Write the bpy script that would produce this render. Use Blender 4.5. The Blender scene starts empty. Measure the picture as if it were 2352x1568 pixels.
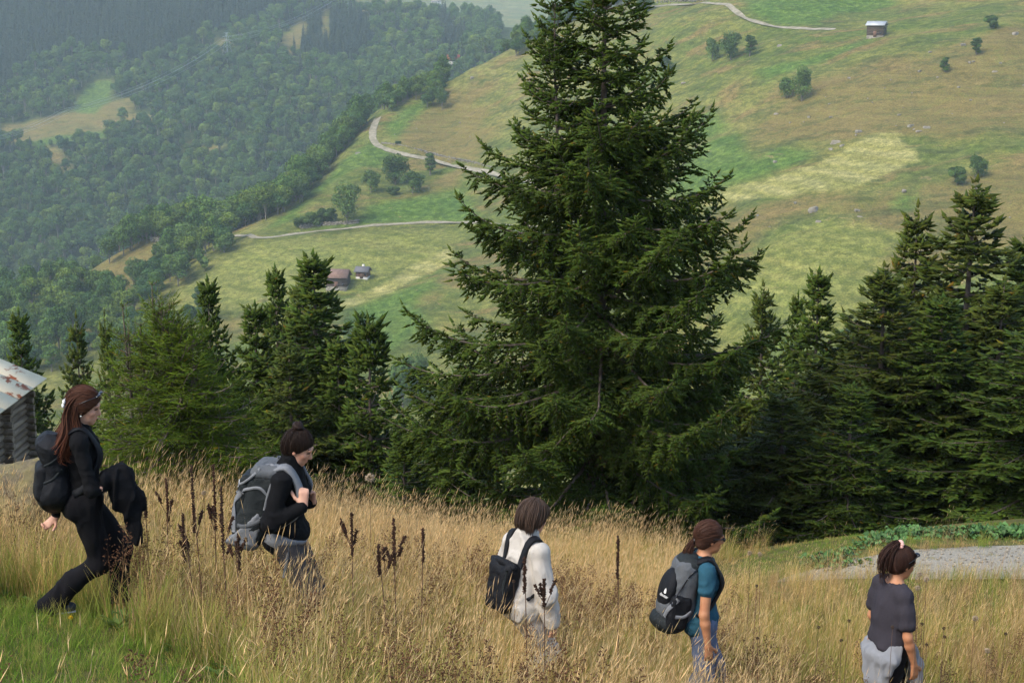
import bpy, math, random
import numpy as np
from mathutils import Vector, Matrix, Euler

# ------------------------------------------------------------------ camera
sc = bpy.context.scene
PITCH = math.radians(12.0)
FPX = 3415.0                     # focal length in units of a 2352 px wide frame
cam_d = bpy.data.cameras.new('camera')
cam = bpy.data.objects.new('camera', cam_d)
sc.collection.objects.link(cam)
cam.location = (0, 0, 0)
cam.rotation_euler = (math.pi / 2 - PITCH, 0, 0)
cam_d.sensor_width = 36.0
cam_d.lens = FPX / 2352 * 36.0
cam_d.clip_start = 0.05
cam_d.clip_end = 20000
sc.camera = cam

# ------------------------------------------------------------------ sky, sun, exposure
SUN_EL, SUN_AZ = math.radians(48), math.radians(-128)   # azimuth from +Y towards +X : behind and to the left
world = bpy.data.worlds.new('World'); sc.world = world; world.use_nodes = True
wn = world.node_tree; wn.nodes.clear()
w_out = wn.nodes.new('ShaderNodeOutputWorld'); w_bg = wn.nodes.new('ShaderNodeBackground')
w_sky = wn.nodes.new('ShaderNodeTexSky'); w_sky.sky_type = 'NISHITA'; w_sky.sun_disc = False
w_sky.sun_elevation = SUN_EL; w_sky.sun_rotation = SUN_AZ
w_sky.air_density = 1.0; w_sky.dust_density = 3.5; w_sky.ozone_density = 0.6; w_sky.altitude = 1200
w_bg.inputs['Strength'].default_value = 0.13
wn.links.new(w_sky.outputs[0], w_bg.inputs[0]); wn.links.new(w_bg.outputs[0], w_out.inputs[0])
sun_d = bpy.data.lights.new('sun', 'SUN'); sun = bpy.data.objects.new('sun', sun_d)
sc.collection.objects.link(sun)
sun_d.energy = 1.35; sun_d.angle = math.radians(34); sun_d.color = (1.0, 0.95, 0.86)
_sd = Vector((math.sin(SUN_AZ) * math.cos(SUN_EL), math.cos(SUN_AZ) * math.cos(SUN_EL), math.sin(SUN_EL)))
sun.rotation_euler = _sd.to_track_quat('Z', 'Y').to_euler()
vs = sc.view_settings
vs.view_transform = 'Standard'; vs.look = 'None'; vs.gamma = 1.0; vs.exposure = 1.6; vs.use_curve_mapping = False
cy = sc.cycles
cy.use_denoising = True
cy.max_bounces = 6; cy.diffuse_bounces = 3; cy.glossy_bounces = 2; cy.transmission_bounces = 3
cy.transparent_max_bounces = 8; cy.volume_bounces = 1
cy.use_adaptive_sampling = True; cy.adaptive_threshold = 0.015
cy.caustics_reflective = False; cy.caustics_refractive = False
# ------------------------------------------------------------------ helpers
RNG = np.random.default_rng(7)
COL = sc.collection

def lin(h):
    """sRGB hex -> linear rgb"""
    h = h.lstrip('#'); v = [int(h[i:i + 2], 16) / 255 for i in (0, 2, 4)]
    return tuple(c / 12.92 if c <= 0.04045 else ((c + 0.055) / 1.055) ** 2.4 for c in v)

CP, SP = math.cos(PITCH), math.sin(PITCH)
def ray(u, v):
    a = (u - 1176) / FPX; b = (784 - v) / FPX
    return np.array([a, CP + b * SP, -SP + b * CP])
def at(u, v, y):
    """point on the view ray of frame position (u,v) at ground distance y"""
    r = ray(u, v); return r * (y / r[1])
def project(P):
    P = np.asarray(P, float)
    f = P[..., 1] * CP - P[..., 2] * SP; up = P[..., 1] * SP + P[..., 2] * CP
    return 1176 + FPX * P[..., 0] / f, 784 - FPX * up / f

# lattice value noise -------------------------------------------------------
def _hash(ix, iy, iz, s):
    n = (ix.astype(np.int64) * 374761393 + iy.astype(np.int64) * 668265263 + iz.astype(np.int64) * 2147483647 + s * 1274126177) & 0xffffffff
    n = ((n ^ (n >> 13)) * 1274126177) & 0xffffffff
    n = ((n ^ (n >> 16)) * 2246822519) & 0xffffffff
    return ((n ^ (n >> 15)) & 0xffffff) / float(0xffffff) * 2 - 1
def vnoise(x, y, z=None, s=0):
    x = np.asarray(x, float); y = np.asarray(y, float)
    z = np.zeros_like(x) if z is None else np.asarray(z, float)
    ix, iy, iz = np.floor(x), np.floor(y), np.floor(z)
    fx, fy, fz = x - ix, y - iy, z - iz
    fx = fx * fx * (3 - 2 * fx); fy = fy * fy * (3 - 2 * fy); fz = fz * fz * (3 - 2 * fz)
    r = 0
    for a in (0, 1):
        for b in (0, 1):
            for c in (0, 1):
                w = (fx if a else 1 - fx) * (fy if b else 1 - fy) * (fz if c else 1 - fz)
                r = r + w * _hash(ix + a, iy + b, iz + c, s)
    return r
def fbm(x, y, z=None, s=0, o=4):
    r = 0; a = 0.5
    for k in range(o):
        f = 2.0 ** k
        r = r + a * vnoise(x * f, y * f, None if z is None else z * f, s + k); a *= 0.5
    return r

# materials -----------------------------------------------------------------
class NT:
    def __init__(s, m): s.t = m.node_tree; s.n = s.t.nodes; s.l = s.t.links
    def new(s, typ, **kw):
        n = s.n.new('ShaderNode' + typ)
        for k, v in kw.items(): setattr(n, k, v)
        return n
    def set(s, sock, v):
        if isinstance(v, bpy.types.NodeSocket): s.l.new(v, sock)
        elif hasattr(sock.default_value, '__len__') and not hasattr(v, '__len__'): sock.default_value = [v] * len(sock.default_value)
        elif hasattr(sock.default_value, '__len__') and len(v) == 3 and len(sock.default_value) == 4: sock.default_value = (*v, 1)
        else: sock.default_value = v
    def math(s, op, a, b=0.0, c=None, clamp=False):
        n = s.new('Math', operation=op, use_clamp=clamp); s.set(n.inputs[0], a); s.set(n.inputs[1], b)
        if c is not None: s.set(n.inputs[2], c)
        return n.outputs[0]
    def mix(s, f, a, b, mode='MIX'):
        n = s.new('Mix', data_type='RGBA', blend_type=mode)
        s.set(n.inputs[0], f); s.set(n.inputs[6], a); s.set(n.inputs[7], b); return n.outputs[2]
    def ramp(s, f, lo, hi, a=0.0, b=1.0):
        n = s.new('MapRange'); n.interpolation_type = 'SMOOTHSTEP'
        s.set(n.inputs[0], f); s.set(n.inputs[1], lo); s.set(n.inputs[2], hi); s.set(n.inputs[3], a); s.set(n.inputs[4], b)
        return n.outputs[0]
    def noise(s, scale, vec=None, detail=4, rough=0.55, dist=0.0):
        n = s.new('TexNoise'); s.set(n.inputs['Scale'], scale); s.set(n.inputs['Detail'], detail); s.set(n.inputs['Roughness'], rough); s.set(n.inputs['Distortion'], dist)
        if vec is not None: s.l.new(vec, n.inputs['Vector'])
        return n.outputs['Fac']
    def attr(s, name, vec=False):
        n = s.new('Attribute', attribute_name=name); return n.outputs['Color' if vec else 'Fac']
    def pos(s): return s.new('NewGeometry').outputs['Position']
    def obj(s): return s.new('TexCoord').outputs['Object']
    def scaled(s, vec, sx, sy, sz):
        n = s.new('VectorMath', operation='MULTIPLY'); s.l.new(vec, n.inputs[0]); n.inputs[1].default_value = (sx, sy, sz); return n.outputs[0]
    def rnd(s): return s.new('ObjectInfo').outputs['Random']
    def bump(s, h, strength, dist=0.01):
        n = s.new('Bump'); n.inputs['Strength'].default_value = strength; n.inputs['Distance'].default_value = dist
        s.l.new(h, n.inputs['Height']); return n.outputs[0]

def mat(name, color, rough=0.8, var=0.0, scale=8.0, color2=None, bump=0.0, bscale=None, spec=0.3, metallic=0.0, transl=0.0, attr=None, rnd=0.0, sheen=0.0, stretch=None):
    m = bpy.data.materials.new(name); m.use_nodes = True
    t = NT(m); b = t.n['Principled BSDF']
    c = color
    vec = t.obj()
    if stretch: vec = t.scaled(vec, *stretch)
    if color2 is not None:
        f = t.ramp(t.noise(scale, vec), 0.35, 0.65)
        c = t.mix(f, color, color2)
    if var > 0:
        f = t.noise(scale * 2.7, vec, 5)
        c = t.mix(1.0, c, t.mix(f, (1 - var,) * 3, (1 + var,) * 3), 'MULTIPLY')
    if attr:
        c = t.mix(1.0, c, t.attr(attr, True), 'MULTIPLY')
    if rnd > 0:
        c = t.mix(1.0, c, t.mix(t.rnd(), (1 - rnd, 1 - rnd * .8, 1 - rnd), (1 + rnd, 1 + rnd * .7, 1 + rnd * .5)), 'MULTIPLY')
    t.set(b.inputs['Base Color'], c); b.inputs['Roughness'].default_value = rough
    b.inputs['Specular IOR Level'].default_value = spec; b.inputs['Metallic'].default_value = metallic
    if sheen: b.inputs['Sheen Weight'].default_value = sheen
    if bump > 0:
        h = t.noise(bscale or scale * 6, vec, 6)
        t.l.new(t.bump(h, bump, 0.02), b.inputs['Normal'])
    if transl > 0:
        tr = t.new('BsdfTranslucent'); t.set(tr.inputs[0], c)
        mx = t.new('MixShader'); mx.inputs[0].default_value = transl
        t.l.new(b.outputs[0], mx.inputs[1]); t.l.new(tr.outputs[0], mx.inputs[2])
        t.l.new(mx.outputs[0], t.n['Material Output'].inputs[0])
    return m

# meshes --------------------------------------------------------------------
def mesh_np(name, V, F, smooth=False, col=None, mats=None, midx=None):
    """F: (n,3) or (n,4) int array, or list of such arrays. col: per-vertex rgb"""
    V = np.asarray(V, np.float32).reshape(-1, 3)
    Fs = F if isinstance(F, list) else [F]
    Fs = [np.asarray(f, np.int32) for f in Fs if len(f)]
    me = bpy.data.meshes.new(name)
    me.vertices.add(len(V)); me.vertices.foreach_set('co', V.ravel())
    loops = np.concatenate([f.ravel() for f in Fs]) if Fs else np.zeros(0, np.int32)
    tot = np.concatenate([np.full(len(f), f.shape[1], np.int32) for f in Fs]) if Fs else np.zeros(0, np.int32)
    me.loops.add(len(loops)); me.loops.foreach_set('vertex_index', loops)
    me.polygons.add(len(tot))
    st = np.concatenate([[0], np.cumsum(tot)[:-1]]).astype(np.int32) if len(tot) else tot
    me.polygons.foreach_set('loop_start', st)
    if smooth: me.polygons.foreach_set('use_smooth', np.ones(len(tot), bool))
    if midx is not None: me.polygons.foreach_set('material_index', np.asarray(midx, np.int32))
    if col is not None:
        a = me.color_attributes.new('tint', 'FLOAT_COLOR', 'POINT')
        c = np.ones((len(V), 4), np.float32); c[:, :3] = col; a.data.foreach_set('color', c.ravel())
    for m in (mats or []): me.materials.append(m)
    me.update(calc_edges=True)
    return me

def link(name, me, parent=None, loc=None, label=None, cat=None, group=None, kind=None, rot=None, scale=None):
    o = bpy.data.objects.new(name, me); COL.objects.link(o)
    if parent is not None: o.parent = parent
    if loc is not None: o.location = [float(c) for c in loc]
    if rot is not None: o.rotation_euler = rot
    if scale is not None: o.scale = scale if hasattr(scale, '__len__') else (scale,) * 3
    if label: o['label'] = label
    if cat: o['category'] = cat
    if group: o['group'] = group
    if kind: o['kind'] = kind
    return o

class MB:
    """collects simple solids into one mesh"""
    def __init__(s): s.V = []; s.F3 = []; s.F4 = []; s.n = 0
    def add(s, V, F):
        V = np.asarray(V, float).reshape(-1, 3); F = np.asarray(F, int)
        s.V.append(V)
        (s.F3 if F.shape[1] == 3 else s.F4).append(F + s.n); s.n += len(V)
    def box(s, lo, hi, M=None):
        x0, y0, z0 = lo; x1, y1, z1 = hi
        V = np.array([[x0, y0, z0], [x1, y0, z0], [x1, y1, z0], [x0, y1, z0], [x0, y0, z1], [x1, y0, z1], [x1, y1, z1], [x0, y1, z1]], float)
        if M is not None: V = V @ np.array(M.to_3x3()).T + np.array(M.translation)
        s.add(V, [[0, 3, 2, 1], [4, 5, 6, 7], [0, 1, 5, 4], [1, 2, 6, 5], [2, 3, 7, 6], [3, 0, 4, 7]])
    def tube(s, P, R, n=8, caps=True, flat=1.0, up=None):
        V, F = tube_np(P, R, n, flat, up); s.add(V, F)
        if caps:
            k = len(P)
            for base, rev in ((0, True), ((k - 1) * n, False)):
                c = V[base:base + n].mean(0); vv = np.vstack([V[base:base + n], c])
                f = [[i, (i + 1) % n, n] for i in range(n)]
                if rev: f = [q[::-1] for q in f]
                s.add(vv, f)
    def mesh(s, name, m=None, smooth=False):
        F = []
        if s.F3: F.append(np.vstack(s.F3))
        if s.F4: F.append(np.vstack(s.F4))
        return mesh_np(name, np.vstack(s.V), F, smooth, None, [m] if m else None)

def frames(P):
    P = np.asarray(P, float)
    T = np.gradient(P, axis=0); T /= np.linalg.norm(T, axis=1)[:, None] + 1e-12
    return P, T
def tube_np(P, R, n=8, flat=1.0, up=None):
    P, T = frames(P); R = np.broadcast_to(np.asarray(R, float), (len(P),))
    a0 = np.array(up if up is not None else ([0, 0, 1] if abs(T[0][2]) < 0.9 else [1, 0, 0]), float)
    V = []
    for p, t, r in zip(P, T, R):
        b = a0 - t * (a0 @ t); b /= np.linalg.norm(b) + 1e-12; c = np.cross(t, b); a0 = b if up is None else a0
        th = np.linspace(0, 2 * np.pi, n, endpoint=False)
        V.append(p + r * (np.cos(th)[:, None] * b * flat + np.sin(th)[:, None] * c))
    i = np.arange(len(P) - 1)[:, None] * n + np.zeros((1, n), int); j = np.arange(n)[None]; j2 = (j + 1) % n
    F = np.stack([i + j, i + j2, i + n + j2, i + n + j], -1).reshape(-1, 4)
    return np.vstack(V), F

def catmull(P, n):
    """smooth resample of a polyline to n points"""
    P = np.asarray(P, float); k = len(P)
    Q = np.vstack([2 * P[0] - P[1], P, 2 * P[-1] - P[-2]])
    ts = np.linspace(0, k - 1 - 1e-6, n); out = []
    for t in ts:
        i = int(t); f = t - i; a, b, c, d = Q[i:i + 4]
        out.append(0.5 * (2 * b + (c - a) * f + (2 * a - 5 * b + 4 * c - d) * f * f + (3 * b - a - 3 * c + d) * f ** 3))
    return np.array(out)

# scatter one uncountable mass as instances ----------------------------------
def scatter(name, protos, P, rot, scl, idx, label, cat, mats=None):
    pc = bpy.data.collections.new('scatter_' + name)
    for i, me in enumerate(protos):
        o = bpy.data.objects.new('%s_piece_%02d' % (name, i), me); pc.objects.link(o)
    me = bpy.data.meshes.new(name); me.vertices.add(len(P)); me.vertices.foreach_set('co', np.asarray(P, np.float32).ravel())
    a = me.attributes.new('rot', 'FLOAT_VECTOR', 'POINT'); a.data.foreach_set('vector', np.asarray(rot, np.float32).ravel())
    a = me.attributes.new('scl', 'FLOAT_VECTOR', 'POINT'); scl = np.asarray(scl, np.float32)
    if scl.ndim == 1: scl = np.repeat(scl[:, None], 3, 1)
    a.data.foreach_set('vector', scl.ravel())
    a = me.attributes.new('idx', 'INT', 'POINT'); a.data.foreach_set('value', np.asarray(idx, np.int32))
    o = link(name, me, label=label, cat=cat, kind='stuff')
    g = bpy.data.node_groups.new('scatter_' + name, 'GeometryNodeTree')
    g.interface.new_socket('Geometry', in_out='INPUT', socket_type='NodeSocketGeometry')
    g.interface.new_socket('Geometry', in_out='OUTPUT', socket_type='NodeSocketGeometry')
    N = g.nodes.new; L = g.links.new
    gi, go = N('NodeGroupInput'), N('NodeGroupOutput')
    ci = N('GeometryNodeCollectionInfo'); ci.inputs['Collection'].default_value = pc
    ci.inputs['Separate Children'].default_value = True; ci.inputs['Reset Children'].default_value = True
    iop = N('GeometryNodeInstanceOnPoints'); iop.inputs['Pick Instance'].default_value = True
    def na(nm, dt):
        n = N('GeometryNodeInputNamedAttribute'); n.data_type = dt; n.inputs['Name'].default_value = nm; return n.outputs['Attribute']
    L(gi.outputs[0], iop.inputs['Points']); L(ci.outputs[0], iop.inputs['Instance'])
    L(na('idx', 'INT'), iop.inputs['Instance Index']); L(na('scl', 'FLOAT_VECTOR'), iop.inputs['Scale'])
    er = N('FunctionNodeEulerToRotation'); L(na('rot', 'FLOAT_VECTOR'), er.inputs[0]); L(er.outputs[0], iop.inputs['Rotation'])
    L(iop.outputs[0], go.inputs[0])
    md = o.modifiers.new('scatter', 'NODES'); md.node_group = g
    return o
# ------------------------------------------------------------------ terrain: one height field H(x, y)
def rbf_fit(P, c):
    P = np.asarray(P, float); X = P[:, :2]; z = P[:, 2]; n = len(P)
    D = np.sqrt(((X[:, None] - X[None]) ** 2).sum(-1) + c * c)
    A = np.zeros((n + 3, n + 3)); A[:n, :n] = D + np.eye(n) * -0.02 * c; A[:n, n] = 1; A[:n, n + 1:] = X; A[n, :n] = 1; A[n + 1:, :n] = X.T
    w = np.linalg.solve(A, np.concatenate([z, [0, 0, 0]]))
    def f(x, y):
        x = np.asarray(x, float); y = np.asarray(y, float); sh = x.shape
        q = np.stack([x.ravel(), y.ravel()], 1); out = np.empty(len(q))
        for i in range(0, len(q), 20000):
            b = q[i:i + 20000]
            d = np.sqrt(((b[:, None] - X[None]) ** 2).sum(-1) + c * c)
            out[i:i + 20000] = d @ w[:n] + w[n] + b @ w[n + 1:]
        return out.reshape(sh)
    return f

near_pts = [  # x, y, z : the mown-edge meadow with the hikers, a gravel road bench on the right
    (0, 0, -1.65), (-4, 0, -1.2), (4, 0, -2.3), (0, -5, -0.4), (-8, -4, 0.6), (8, -4, -2.4), (-9, 6, -1.7), (9, 6, -4.6), (-15, 3, 0), (15, 4, -4.8),
    (0, 5, -3.2), (-2.3, 7.5, -3.42), (2.2, 7.5, -4.55),
    (-3.3, 9.6, -3.95), (-2.6, 9.7, -4.02), (-1.52, 9.8, -4.3), (0.12, 10, -4.86), (1.36, 10.3, -5.12), (2.77, 10.3, -5.36), (4.2, 10.2, -5.45), (6, 9.5, -5.3),
    (-5, 10, -3.75), (-8, 10, -3.2),
    (-4.0, 15, -5.05), (-5, 14, -4.85), (-6.5, 14, -4.6), (-9, 14, -4.2), (-6, 17, -5.9), (-2.0, 16.5, -6.0), (0, 16, -6.15), (1.7, 15.2, -6.2), (3.0, 13.2, -5.55),
    (3.2, 14.2, -5.5), (4.4, 14.2, -5.48), (6.2, 14.1, -5.45), (9, 13.8, -5.35), (4.2, 16, -5.74), (6.0, 16, -5.72), (9, 15.8, -5.62), (3.0, 15.6, -5.85),
    (3.6, 17.3, -6.2), (5.0, 17.6, -6.12), (6.6, 17.8, -6.05), (10, 17.5, -5.95),
    (-2.4, 20, -7.7), (1.2, 20, -7.6), (4.5, 20.5, -7.5), (8, 21, -7.5), (-6, 19, -6.8), (-10, 18, -5.8), (-8, 24, -9.6),
    (0, 28, -12), (9, 28, -11.5), (-7, 30, -12.5), (0, 40, -19), (12, 40, -18), (-14, 40, -18.5), (-11, 34, -10.3), (-11, 29, -9.2), (-14, 30, -9.0), (-20, 25, -8), (22, 25, -9.5), (-30, 50, -24), (30, 50, -24), (0, 60, -32),
]
Hn = rbf_fit(near_pts, 2.0)

vis = [  # u, v, distance : visible points of the hill and slopes beyond
    # hill with the meadows
    (900, 800, 380), (775, 640, 430), (700, 530, 482), (1000, 365, 545), (1090, 155, 640), (1020, 200, 622), (960, 232, 612), (885, 285, 590), (1180, 112, 660), (1250, 85, 680), (1340, 50, 700), (1440, 12, 720),
    (848, 302, 582), (858, 274, 597), (872, 256, 606), (850, 318, 575), (780, 370, 555), (690, 450, 520), (600, 522, 494), (560, 545, 485), (900, 430, 515), (1000, 280, 590), (1000, 512, 480), (1100, 250, 590),
    (1900, 600, 340), (1900, 400, 392), (2015, 78, 500), (2300, 300, 400), (2300, 500, 350), (2300, 60, 480), (1750, 700, 330), (1750, 820, 312), (2100, 700, 318),
    (1700, 450, 402), (1700, 300, 450), (1700, 150, 505), (1650, 30, 570), (1550, 150, 540), (1500, 30, 610), (1830, 55, 540), (2000, 5, 560), (2300, 5, 520), (1600, 600, 362), (1500, 450, 425), (1300, 500, 455), (1300, 700, 390), (1200, 850, 360), (1450, 850, 335),
    (1060, 560, 455), (1020, 640, 425), (960, 720, 400), (850, 690, 415), (620, 620, 445), (500, 690, 428),
    (340, 552, 530), (230, 612, 520), (130, 655, 512), (440, 640, 452), (555, 556, 478), (350, 702, 436), (260, 700, 452), (330, 640, 490), (0, 700, 482), (0, 800, 440), (200, 800, 420), (400, 800, 402), (600, 820, 388), (-400, 800, 440), (-400, 690, 500),
    (2700, 300, 390), (2700, 60, 470), (2700, 600, 320), (3300, 300, 380), (3300, 0, 470), (2700, -40, 520), (1176, 1000, 330), (400, 1000, 350), (2000, 950, 285),
    # forested slope across the valley
    (0, 640, 830), (0, 480, 920), (0, 300, 1050), (0, 150, 1170), (0, 0, 1300), (250, 560, 850), (250, 300, 1040), (250, 0, 1300), (500, 470, 900), (500, 200, 1120), (500, 0, 1310),
    (700, 380, 950), (700, 200, 1100), (700, 50, 1270), (800, 25, 1310), (850, 230, 1030), (900, 22, 1320), (980, 45, 1280), (1000, 150, 1130), (1000, 220, 1010), (1050, 85, 1220), (1110, 95, 1150), (1100, 130, 1040),
    (-500, 600, 840), (-500, 300, 1050), (-500, 0, 1300), (-1200, 300, 1050), (-1200, 0, 1300), (-500, -300, 1500), (0, -300, 1550), (500, -250, 1600), (400, -60, 1380),
    # meadow far down the valley
    (1150, 85, 1900), (1150, 0, 2400), (1000, 10, 2300), (1300, 0, 2400), (1250, 60, 2000), (1150, -200, 3000), (700, -200, 3000), (1800, -200, 2600), (2600, -200, 2600), (3600, -150, 2500), (1700, -60, 900), (2400, -80, 800),
]
far_pts = [tuple(at(u, v, d)) for u, v, d in vis]
# hidden ground: behind the ridge edges, the gorge, and the valley between camera and hill
for u, v, d in [(1440, 12, 720), (1250, 85, 680), (1090, 155, 640), (960, 232, 612), (868, 250, 610), (846, 290, 590), (780, 370, 555), (690, 450, 520), (600, 522, 494), (340, 552, 530), (230, 612, 520), (130, 655, 512), (0, 690, 500), (-300, 690, 500)]:
    for dd, dz in (((50, 0), (110, 8), (190, 60)) if 590 < u < 900 else ((55, 10), (140, 60)) if u > 900 else ((55, 26), (130, 70))):
        p = at(u, v, d + dd); far_pts.append((p[0], p[1], p[2] - dz))
for u in (1000, 900):
    p = at(u, 45, 1500); far_pts.append((p[0], p[1], p[2] - 60))
for u in (-2500, -1200, -300, 300, 900, 1500, 2100, 2700, 3800):
    for d, z in ((65, -34), (130, -62), (220, -86)):
        r = ray(u, 600); s = d / r[1]; far_pts.append((r[0] * s, d, z + (18 if d > 200 and u > 1600 else 0) + (6 if u > 1600 else 0)))
Hf0 = rbf_fit(far_pts, 14.0)
def Hf(x, y):
    r = np.hypot(x, y)
    a = np.clip((r - 120) / 200, 0, 1)
    gl = np.abs(vnoise(x / 34 + .4 * vnoise(x / 50, y / 50, s=77), y / 95, s=61))
    return Hf0(x, y) + a * (2.2 * fbm(x / 42, y / 42, s=3, o=3) + 2.6 * (np.minimum(gl, .35) - .25) * np.clip((760 - r) / 80, 0, 1) + 0.9 * fbm(x / 9, y / 9, s=9, o=2)) * (1 + np.clip((r - 800) / 500, 0, 2))
def H(x, y):
    x = np.asarray(x, float); y = np.asarray(y, float)
    r = np.hypot(x, y)
    t = np.clip((r - 42) / 20, 0, 1); t = t * t * (3 - 2 * t)
    z = np.empty(x.shape)
    m = t < 1
    if m.any(): z[m] = (Hn(x[m], y[m]) + 0.05 * fbm(x[m] / 1.3, y[m] / 1.3, s=21, o=3)) * (1 - t[m])
    if (~m).any(): z[~m] = 0
    m = t > 0
    if m.any(): z[m] += t[m] * Hf(x[m], y[m])
    return z
def Hs(x, y): return float(H(np.array([x]), np.array([y]))[0])
def hit(u, v, dmin=70.0, dmax=3200.0):
    """where the view ray of (u, v) meets the ground beyond dmin"""
    r = ray(u, v); ys = np.exp(np.linspace(math.log(dmin), math.log(dmax), 900))
    P = r[None] * (ys / r[1])[:, None]
    g = H(P[:, 0], P[:, 1]) - P[:, 2]
    k = np.nonzero((g[1:] >= 0) & (g[:-1] < 0))[0]
    if len(k) == 0:
        k = np.argmax(g) ; return np.array([P[k, 0], P[k, 1], P[k, 2] + g[k]])
    k = k[0]; f = g[k] / (g[k] - g[k + 1]); p = P[k] * (1 - f) + P[k + 1] * f
    return np.array([p[0], p[1], Hs(p[0], p[1])])
def hits(uv, dmin=70.0): return np.array([hit(u, v, dmin) for u, v in uv])

def sdpoly(X, Y, poly):
    """signed distance in metres to a ground polygon, positive inside"""
    P = np.asarray(poly)[:, :2]; d = np.full(X.shape, 1e9); ins = np.zeros(X.shape, bool)
    for i in range(len(P)):
        a = P[i]; b = P[(i + 1) % len(P)]; e = b - a
        t = np.clip(((X - a[0]) * e[0] + (Y - a[1]) * e[1]) / (e @ e + 1e-9), 0, 1)
        d = np.minimum(d, np.hypot(X - a[0] - t * e[0], Y - a[1] - t * e[1]))
        c = ((a[1] > Y) != (b[1] > Y)) & (X < (b[0] - a[0]) * (Y - a[1]) / (b[1] - a[1] + 1e-12) + a[0]); ins ^= c
    return np.where(ins, d, -d)

COVER = {
 'lush': [
  [(1540, 445), (1575, 350), (1640, 318), (1690, 305), (1738, 368), (1790, 338), (1870, 345), (1845, 368), (1720, 412), (1620, 442)],
  [(1740, 160), (1841, 140), (1926, 115), (1996, 82), (2010, 92), (1900, 138), (1760, 190)], [(1691, -20), (1720, 30), (1776, 55), (1876, 58), (1926, 30), (2046, 15), (2051, -20)],
  [(850, 470), (1060, 432), (1100, 500), (980, 506), (840, 515), (700, 528), (830, 505)], [(882, 290), (960, 235), (1012, 212), (960, 260), (905, 320)], [(850, 325), (905, 352), (870, 385), (800, 395), (740, 440), (680, 500), (600, 530), (690, 455), (780, 375)],
  [(800, 712), (1000, 640), (1012, 655), (960, 690), (985, 740), (905, 805), (840, 790)], [(1560, 330), (1590, 280), (1640, 250), (1680, 300), (1600, 330)], [(2050, 470), (2110, 420), (2090, 480)],
  [(30, 330), (240, 300), (250, 318), (60, 338)], [(165, 255), (200, 190), (262, 180), (255, 235), (215, 262)]],
 'mown': [
  [(1520, 470), (1640, 450), (1870, 380), (2010, 306), (2060, 306), (2112, 345), (2110, 368), (1960, 432), (1800, 452), (1650, 468)],
  [(762, 702), (900, 640), (1035, 568), (1040, 600), (930, 655), (800, 706)]],
 'stubble': [[(375, 690), (520, 600), (600, 556), (860, 528), (1100, 515), (1050, 560), (880, 640), (760, 690), (500, 700)],
  [(1650, 720), (1760, 560), (1880, 500), (2060, 540), (2010, 660), (1950, 770)], [(560, 740), (700, 690), (640, 760)]],
 'dry': [
  [(128, 656), (235, 598), (340, 548), (450, 545), (380, 590), (320, 650), (280, 670), (200, 645)],
  [(1560, 505), (1700, 470), (1850, 458), (2000, 470), (2110, 420), (2352, 375), (2500, 360), (2500, 600), (2250, 575), (2080, 530), (1900, 490), (1800, 520), (1700, 575)],
  [(1725, 330), (1800, 200), (1960, 160), (2100, 125), (2200, 105), (2352, 60), (2500, 60), (2500, 300), (2352, 310), (2130, 320), (1980, 310), (1880, 330), (1790, 335)],
  [(905, 310), (1000, 235), (1110, 180), (1130, 330), (1100, 385), (935, 335)], [(960, 415), (1050, 392), (1062, 425), (1000, 442)], [(480, 740), (600, 700), (680, 720), (560, 790)], [(860, 760), (985, 660), (1000, 680), (905, 790)],
  [(0, 288), (170, 255), (230, 235), (330, 215), (300, 258), (470, 268), (440, 284), (310, 280), (215, 306), (0, 335)], [(412, 318), (440, 322), (520, 332), (500, 352), (430, 350)], [(90, 340), (130, 335), (168, 385), (130, 400)],
  [(640, 85), (690, 40), (712, 60), (690, 120), (650, 130)], [(810, 30), (870, -10), (930, 10), (900, 30)], [(480, 80), (560, 92), (500, 125)], [(735, 40), (750, 20), (760, 70), (742, 110)]],
}
COVER_W = {k: [hits(p) for p in ps] for k, ps in COVER.items()}

def grid_faces(nr, na):
    i = np.arange(nr - 1)[:, None] * na + np.arange(na - 1)[None]
    return np.stack([i, i + 1, i + na + 1, i + na], -1).reshape(-1, 4)

# --- far terrain sheet
az = np.concatenate([np.linspace(-80, -22, 34, endpoint=False), np.linspace(-22, 22, 390, endpoint=False), np.linspace(22, 80, 35)])
rr = np.concatenate([np.exp(np.linspace(math.log(55), math.log(250), 34, endpoint=False)), np.exp(np.linspace(math.log(250), math.log(1500), 265, endpoint=False)), np.exp(np.linspace(math.log(1500), math.log(3600), 34))])
A, R = np.meshgrid(np.radians(az), rr)
X, Y = R * np.sin(A), R * np.cos(A)
TX, TY = X, Y
TZ = H(X, Y)
hill_mat = bpy.data.materials.new('hill_meadow'); hill_mat.use_nodes = True
me = mesh_np('hillside', np.stack([X, Y, TZ], -1).reshape(-1, 3), grid_faces(len(rr), len(az))[:, ::-1], True, None, [hill_mat])
for k, ps in COVER_W.items():
    sd = np.full(X.shape, -1e9)
    for p in ps:
        sd = np.maximum(sd, sdpoly(X, Y, p))
    a = me.attributes.new('cover_' + k, 'FLOAT', 'POINT'); a.data.foreach_set('value', np.clip(sd, -60, 60).astype(np.float32).ravel())
_u, _v = project(np.stack([X, Y, TZ], -1))
_w = np.minimum(np.minimum(TY - 690, 1180 - _u), 60)
for p in [hits(q) for q in COVER['dry'][7:] + COVER['lush'][-2:]]: _w = np.minimum(_w, -sdpoly(X, Y, p))
_w = np.minimum(_w, 1480 - TY)
a = me.attributes.new('cover_wood', 'FLOAT', 'POINT'); a.data.foreach_set('value', np.clip(_w, -60, 60).astype(np.float32).ravel())
link('hillside', me, kind='structure', label='mountain hillside of mown and dry meadows across the valley')

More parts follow.
